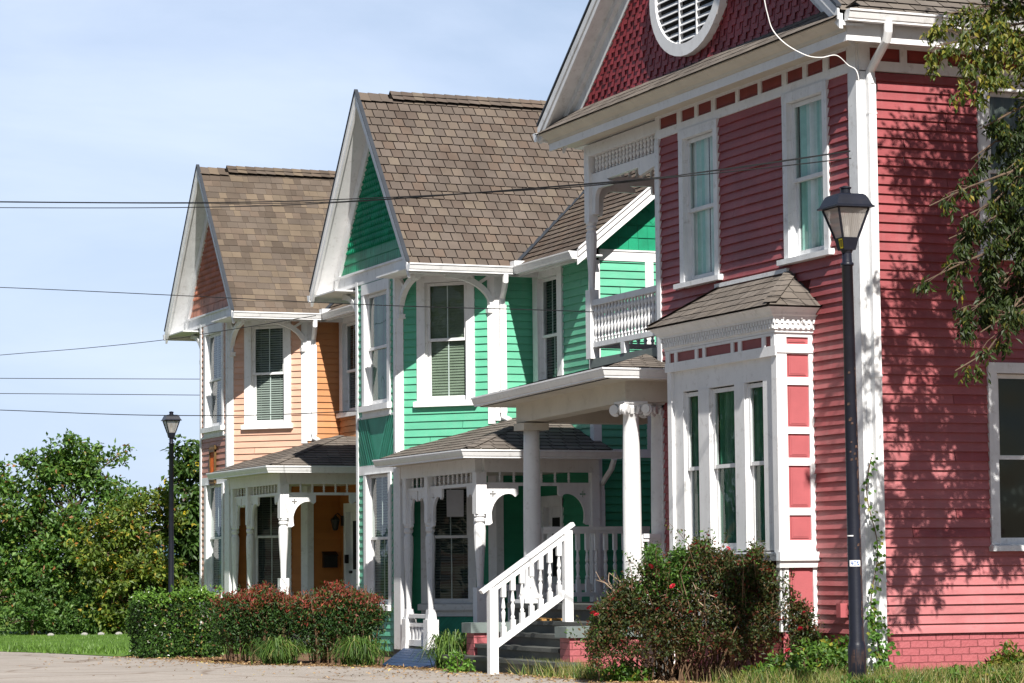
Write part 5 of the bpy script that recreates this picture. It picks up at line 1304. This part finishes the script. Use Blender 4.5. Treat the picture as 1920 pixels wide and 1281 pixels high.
# low weeds and grasses at the foot of the red house
def weed(x, y, R, H, label, seed, pal=None, L=.07, n=95):
    r = random.Random(seed); t = thing('weed_plant', label, 'plant', (x, y, gz(x, y)), 'weeds at the foot of the red house'); st = MB(); lv = MB()
    pal = pal or [(4, (.07, .15, .022)), (3, (.11, .20, .03)), (2, (.04, .09, .016)), (.5, (.25, .24, .03))]
    for i in range(n):
        a = r.uniform(0, 6.28); q = R*math.sqrt(r.random()); c = V((q*math.cos(a), q*math.sin(a), H*r.random()*(1-.5*q/R)))
        st.tube([(c.x*.4, c.y*.4, -.03), (c.x*.8, c.y*.8, c.z*.6), c], [.005, .004, .003], 4, cap=False)
        cluster(lv, r, c, .09, 16, L, L*.6, pal, .2)
    st.build('stems', 'twig', t); lv.build('foliage', 'leaf', t)
weed(-.95, -.45, .52, .52, 'leafy green weeds against the bay base, left of the flaking lamp post', 81)
weed(-1.35, -.35, .35, .34, 'low green weeds between the rose bush and the lamp post', 82)
weed(-.55, -.1, .34, .66, 'taller arching weed beside the lamp post foot', 83, L=.09)
weed(-2.0, 2.2, .28, .26, 'round-leaved weed in front of the rose bush base', 84, L=.10, n=26)
weed(.6, -1.2, .45, .22, 'low ground ivy in front of the painted brick footing', 85)
weed(1.7, -.25, .3, .42, 'yellowish weed tuft against the brick at the right edge', 86, [(3, (.14, .18, .03)), (2, (.24, .22, .05)), (2, (.06, .13, .02))])
weed(-2.2, 7.0, .18, .34, 'thin bright weed beside the foot of the stair railing', 87, [(3, (.10, .22, .03)), (2, (.14, .26, .04))], n=18)
weed(-1.95, -3.25, .30, .22, 'low green weeds hiding the foot of the flaking lamp post', 88, L=.06, n=50)
weed(-1.45, -3.2, .30, .20, 'low weeds just right of the flaking lamp post', 89, L=.06, n=44)
# ivy climbing the downspout
r = random.Random(91); t = thing('ivy_vine', 'green ivy climbing the white corner downspout of the red house', 'vine', (.02, -.12, -.25)); st = MB(); lv = MB(); pts = []
for i in range(26):
    f = i/25; pts.append(V((-.02+.05*math.sin(f*13)-.03*f, -.035+.02*math.sin(f*9), f*2.55)))
st.tube(pts, .007, 5)
for p in pts:
    dn = 26 if p.z < .85 else (5 if p.z < 1.9 else 3)
    for k in range(dn):
        c = p+V((r.gauss(0, .07 if p.z < .9 else .04), r.uniform(-.06, 0), r.uniform(-.07, .07))); leaf(lv, c, (rdir(r)*.7+V((0, -.4, -.6))).normalized(), (V((-.2, -1, .3))+rdir(r)*.5).normalized(), r.uniform(.045, .08), r.uniform(.04, .06), pick(r, [(4, (.07, .16, .025)), (2, (.11, .22, .035)), (1, (.2, .22, .04))]))
st.build('stem', 'twig', t); lv.build('leaves', 'leaf', t)

# grass: blades on the far lawn, and rough grass along the beds
def blades(name, label, pts, hmin, hmax, wd, pal, seed, lean=.4):
    r = random.Random(seed); m = MB()
    for (x, y) in pts:
        z = gz(x, y)+.0; a = r.uniform(0, 6.28); h = r.uniform(hmin, hmax); s = V((math.cos(a), math.sin(a), 0))*wd; o = V((r.gauss(0, lean)*h, r.gauss(0, lean)*h, h)); p = V((x, y, z)); c = pick(r, pal)
        m.face([p-s, p+s, p+o*.55+s*.7], 0, c); m.face([p-s, p+o*.55+s*.7, p+o], 0, c)
    return tag(m.build(name, 'grassblade'), label, 'grass', kind='stuff')
r = random.Random(101); GP = [(4, (.10, .19, .03)), (3, (.14, .25, .045)), (2, (.06, .12, .02))]; GD = [(3, (.11, .18, .03)), (3, (.22, .22, .06)), (2, (.34, .29, .13)), (2, (.06, .11, .02))]
pts = []
for _ in range(26000):
    y = 19.7+26*r.random()**1.1; e = -3.4-(y-19.9)*.2; pts.append((e+r.random()*(5+.1*y), y+r.random()))
q = blades('lawn_grass', 'short bright mown grass of the lawn beyond the pavement', pts, .05, .15, .016, GP, 102)
pts = []
def patch(cx, cy, rx, ry, n):
    for _ in range(n): pts.append((cx+r.gauss(0, rx), cy+r.gauss(0, ry)))
patch(-1.75, 4.7, .16, .45, 1500); patch(-1.9, 3.6, .12, .5, 700); patch(-.4, -.95, .65, .3, 3200); patch(.9, -1.25, .8, .3, 3600); patch(-1.4, -.6, .35, .3, 1800); patch(-1.8, -3.15, .35, .12, 2600); patch(2.0, -.9, .5, .35, 1500)
blades('rough_grass', 'uncut green and straw-coloured grass along the foot of the red house', pts, .06, .26, .006, GD, 103, .45)
# leaf litter on the beds and the pavement edge
m = MB(); r = random.Random(111); LP = [(3, (.28, .17, .08)), (2, (.18, .10, .05)), (2, (.40, .28, .15)), (1, (.42, .33, .10))]
for i in range(5200):
    y = r.uniform(.5, 19.5) if i % 3 else r.uniform(.5, 9)
    for (a, b) in zip(EDGE[:-1], EDGE[1:]):
        if a[0] <= y < b[0]: e = a[1]+(b[1]-a[1])*(y-a[0])/(b[0]-a[0]); break
    x = e+r.gauss(.15, .32) if r.random() < .85 else e-abs(r.gauss(0, 1.4))
    leaf(m, V((x, y, gz(x, y)+.018)), V((r.gauss(0, 1), r.gauss(0, 1), .15)).normalized(), V((r.gauss(0, .3), r.gauss(0, .3), 1)).normalized(), r.uniform(.03, .07), r.uniform(.015, .035), pick(r, LP))
tag(m.build('fallen_leaves', 'litter'), 'dry brown leaves scattered along the bed edge and pavement', 'leaves', kind='stuff')

# the tree at the right, its drooping branches shading the red wall
def right_tree():
    r = random.Random(121); t = thing('shade_tree', 'dark tree with yellowing drooping leaves reaching in from the right edge', 'tree', (3.6, -3.6, gz(0, -3.6)))
    wood = MB(); lv = MB(); O = V((3.6, -3.6, gz(0, -3.6)))
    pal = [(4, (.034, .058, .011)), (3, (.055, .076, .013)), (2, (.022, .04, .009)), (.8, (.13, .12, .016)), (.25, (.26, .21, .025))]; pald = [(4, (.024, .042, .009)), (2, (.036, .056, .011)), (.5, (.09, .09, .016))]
    lit = [(4, (.09, .12, .018)), (3, (.16, .16, .024)), (1, (.26, .22, .035)), (4, (.05, .08, .014))]  # sunlit upper and shaded lower foliage painted through separate leaf colours
    top = V((3.4, -3.4, 6.5))-O; limb(wood, r, (0, 0, -.3), top, .2, .11, 7, .03)
    def branch(a, b, n, R, pal, dens=30, L=.088, wd=.036, r0=.035):
        a = V(a)-O; b = V(b)-O; pts = limb(wood, r, a, b, r0, .006, 8, .12)
        for i in range(n):
            f = (.25+.75*(i+.5)/n); k = min(7, int(f*8)); c = pts[k]+(pts[k+1]-pts[k])*(f*8-k)+rdir(r)*R*.7
            e = c+rdir(r)*R*.6+V((0, 0, -R*.5)); limb(wood, r, pts[k], c, .006, .003, 3)
            for q in range(dens):
                g = r.random(); p = c+(e-c)*g+rdir(r)*(.11*r.random())
                leaf(lv, p, (V((r.gauss(0, .5), r.gauss(0, .5), -.75))).normalized(), (V((-.5, -.2, .6))+rdir(r)*.7).normalized(), L*r.uniform(.7, 1.2), wd*r.uniform(.8, 1.2), pick(r, pal))
    # branches that hang into the picture
    B = lambda a, b, n, R, p, d, **k: branch(a, b, n, R, p, d, **k)
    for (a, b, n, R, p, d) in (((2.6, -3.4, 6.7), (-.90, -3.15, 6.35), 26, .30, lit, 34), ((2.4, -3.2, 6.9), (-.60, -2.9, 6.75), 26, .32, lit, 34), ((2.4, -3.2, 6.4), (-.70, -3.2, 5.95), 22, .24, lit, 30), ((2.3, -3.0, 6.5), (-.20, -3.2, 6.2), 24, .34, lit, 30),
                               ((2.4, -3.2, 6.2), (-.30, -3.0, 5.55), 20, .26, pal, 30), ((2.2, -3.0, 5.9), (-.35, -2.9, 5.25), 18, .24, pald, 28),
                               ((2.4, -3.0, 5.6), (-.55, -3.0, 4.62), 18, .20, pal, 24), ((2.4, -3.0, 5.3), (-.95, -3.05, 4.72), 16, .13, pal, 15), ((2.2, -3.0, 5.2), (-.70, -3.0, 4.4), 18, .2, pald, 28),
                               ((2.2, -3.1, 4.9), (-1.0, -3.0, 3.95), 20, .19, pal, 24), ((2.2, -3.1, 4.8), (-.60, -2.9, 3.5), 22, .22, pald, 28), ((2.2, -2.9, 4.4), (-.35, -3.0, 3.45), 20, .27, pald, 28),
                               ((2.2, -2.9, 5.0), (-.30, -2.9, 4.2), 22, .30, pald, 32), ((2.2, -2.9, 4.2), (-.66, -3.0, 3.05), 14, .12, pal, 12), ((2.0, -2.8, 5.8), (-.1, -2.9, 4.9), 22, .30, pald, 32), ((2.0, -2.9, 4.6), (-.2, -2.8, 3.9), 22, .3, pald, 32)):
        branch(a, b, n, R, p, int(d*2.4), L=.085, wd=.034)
    # crown above and right of the frame: this is what shades the wall
    cr = [((x, y, z), R, n) for (x, y, z, R, n) in ((.9, -3.2, 8.3, .8, 40), (1.8, -3.6, 8.8, 1.0, 50), (.45, -3.2, 7.6, .55, 30), (1.4, -3.1, 7.4, .75, 44), (2.4, -3.4, 7.6, .9, 40), (3.2, -3.8, 9.0, 1.2, 50), (1.1, -3.0, 6.7, .6, 34), (1.9, -3.0, 6.5, .7, 36), (2.2, -3.0, 5.4, .7, 30), (.7, -3.3, 9.3, .7, 30), (1.5, -3.5, 10.0, .9, 30), (2.6, -3.6, 10.2, 1.0, 34), (.15, -3.4, 8.7, .5, 18), (.5, -3.0, 5.9, .28, 16), (.75, -3.1, 5.3, .32, 16), (1.3, -3.0, 5.6, .5, 26), (.1, -3.2, 7.2, .35, 12), (1.0, -3.2, 4.3, .35, 12), (1.6, -3.2, 4.5, .5, 20))]
    for (c, R, n) in cr:
        c = V(c)-O; limb(wood, r, top, c, .05, .015, 5)
        for i in range(n):
            o = rdir(r)*R*r.random()**.4; cluster(lv, r, c+o, .22, 50, .095, .046, pal, .6)
    wood.build('trunk', 'bark', t); lv.build('crown', 'leaf', t)
right_tree()

# ------------------------------------------------------------------ camera (solved from the facades' vanishing lines)
CAM = V((-15.1288, -26.4364, 1.10196)); YAW, PIT, ROL = .38900543, .08405167, -.00924489; FPX = 5025.729
f = V((math.sin(YAW)*math.cos(PIT), math.cos(YAW)*math.cos(PIT), math.sin(PIT))); rt = V((math.cos(YAW), -math.sin(YAW), 0)); up = rt.cross(f)
r2 = rt*math.cos(ROL)+up*math.sin(ROL); u2 = -rt*math.sin(ROL)+up*math.cos(ROL)
cd = bpy.data.cameras.new('camera'); cam = bpy.data.objects.new('camera', cd); COL.objects.link(cam)
cam.matrix_world = Matrix(((r2.x, u2.x, -f.x, CAM.x), (r2.y, u2.y, -f.y, CAM.y), (r2.z, u2.z, -f.z, CAM.z), (0, 0, 0, 1)))
cd.sensor_width = 36; cd.lens = FPX/1920*36; cd.clip_start = .5; cd.clip_end = 4000
SC.camera = cam

# ------------------------------------------------------------------ overhead wires: hung between real points in the street
def at(px, py, d):      # design-time reading of where a cable passes
    return CAM+(f+r2*((px-960)/FPX)-u2*((py-640.5)/FPX))*d
def wire(label, pts, rad=.0065, mat='wire', name='overhead_cable', group='overhead cables'):
    P = [at(*p) for p in pts]; out = []
    if mat == 'wire': P.insert(0, P[0]+(P[0]-P[1])*5+V((0, 0, .4)))
    for i in range(len(P)-1):
        p0 = P[max(0, i-1)]; p1 = P[i]; p2 = P[i+1]; p3 = P[min(len(P)-1, i+2)]
        for k in range(8):
            t = k/8; out.append(.5*((2*p1)+(p2-p0)*t+(2*p0-5*p1+4*p2-p3)*t*t+(3*p1-p0-3*p2+p3)*t**3))
    out.append(P[-1]); m = MB(); m.tube(out, rad, 6)
    return tag(m.build(name, mat), label, 'cable', group)
wire('thin black cable, upper of the bundle running to the red house corner', [(-260, 372, 46), (0, 378, 42.5), (360, 380, 38), (640, 374, 35), (1085, 350, 31), (1350, 318, 30.2), (1594, 283, 29.6)])
wire('thin black cable twisted below the upper one of the red house bundle', [(-260, 378, 46), (0, 379.5, 42.5), (360, 381.5, 38), (640, 378, 35), (1080, 346, 31), (1330, 322, 30.2), (1594, 284, 29.6)], .0045)
wire('black cable lowest of the bundle tied to the red house corner', [(-260, 386, 46), (0, 389.5, 42.5), (360, 389, 38), (640, 379.5, 35), (1085, 347, 31), (1330, 326, 30.2), (1596, 297, 29.6)])
wire('black cable crossing in front of the green house side window', [(-260, 531, 50), (0, 539, 47), (330, 554, 43), (700, 572, 40), (1000, 581, 37.5), (1113, 585, 36.6)])
wire('black cable rising to the green house gable gutter', [(-260, 690, 60), (0, 666, 57), (160, 653, 55), (311, 637, 53), (440, 617, 50), (592, 592, 46.5)])
wire('upper of two far cables ending behind the orange house', [(-260, 708, 80), (0, 709.5, 80), (375, 711, 80), (700, 712, 80)], .0105)
wire('lower of two far cables ending behind the orange house', [(-260, 737, 80), (0, 738, 80), (375, 741, 80), (700, 744, 80)], .0105)
wire('black cable passing the distant lamp top and the orange house window', [(-260, 761, 56), (0, 769, 54), (180, 776, 52), (310, 779, 50), (480, 778.5, 48), (668, 771, 46)], .008)
wire('white cable dangling down the red gable to the house corner', [(1425, -90, 29.8), (1432, -10, 29.7), (1440, 30, 29.7), (1450, 58, 29.7), (1475, 84, 29.6), (1512, 104, 29.5), (1540, 108, 29.5), (1568, 104, 29.55), (1590, 122, 29.6), (1608, 138, 29.5), (1613, 200, 29.5), (1617, 280, 29.5)], .006, 'whitecable', 'service_cable', None)

# ------------------------------------------------------------------ sun, sky
SUN = V((-.21, -1.0, .93)).normalized()          # towards the sun
sd = bpy.data.lights.new('sun', 'SUN'); so = bpy.data.objects.new('sun', sd); COL.objects.link(so)
sd.energy = 5.0; sd.angle = math.radians(.53); sd.color = (1, .955, .89)
so.rotation_euler = (-SUN).to_track_quat('-Z', 'Y').to_euler(); so.location = (0, -10, 30)
w = bpy.data.worlds.new('World'); SC.world = w; w.use_nodes = True; nt = w.node_tree; nt.nodes.clear(); L = nt.links.new
sky = N(nt, 'ShaderNodeTexSky'); sky.sky_type = 'NISHITA'; sky.sun_disc = False; sky.sun_elevation = math.asin(SUN.z); sky.sun_rotation = math.atan2(SUN.x, SUN.y); sky.altitude = 200; sky.air_density = 1.0; sky.dust_density = .7; sky.ozone_density = 2.0
tc = N(nt, 'ShaderNodeTexCoord'); mp = N(nt, 'ShaderNodeMapping'); mp.inputs['Scale'].default_value = (1, 1, 3.2); L(tc.outputs['Generated'], mp.inputs[0])
n1 = N(nt, 'ShaderNodeTexNoise', Scale=4.5, Detail=8.0, Roughness=.55, Distortion=.3); L(mp.outputs[0], n1.inputs[0])
cl = ramp(nt, n1.outputs[0], .46, .70)
hsv = N(nt, 'ShaderNodeHueSaturation', Saturation=1.0, Value=1.0); L(sky.outputs[0], hsv.inputs['Color'])
# thin high haze low in the north-east sky, opposite the sun, with a few soft clouds in it
sx = N(nt, 'ShaderNodeSeparateXYZ'); L(tc.outputs['Generated'], sx.inputs[0])
lowm = ramp(nt, sx.outputs[2], .10, .62, (1, 1, 1), (0, 0, 0)); nor = ramp(nt, sx.outputs[1], .45, .95)
band = N(nt, 'ShaderNodeMath'); band.operation = 'MULTIPLY'; L(lowm, band.inputs[0]); L(nor, band.inputs[1])
c = mixc(nt, hsv.outputs[0], (8.0, 9.7, 12.8), mixf(nt, band.outputs[0], .85))
cb = N(nt, 'ShaderNodeMath'); cb.operation = 'MULTIPLY'; L(cl, cb.inputs[0]); L(nor, cb.inputs[1])
c = mixc(nt, c, (11.6, 12.8, 15.4), mixf(nt, cb.outputs[0], .36))
bg = N(nt, 'ShaderNodeBackground'); bg.inputs[1].default_value = .05; L(c, bg.inputs[0])
wo = N(nt, 'ShaderNodeOutputWorld'); L(bg.outputs[0], wo.inputs[0])
SC.view_settings.view_transform = 'Standard'; SC.view_settings.look = 'None'; SC.view_settings.exposure = .78; SC.view_settings.gamma = 1.0
SC.cycles.transparent_max_bounces = 24; SC.cycles.max_bounces = 8
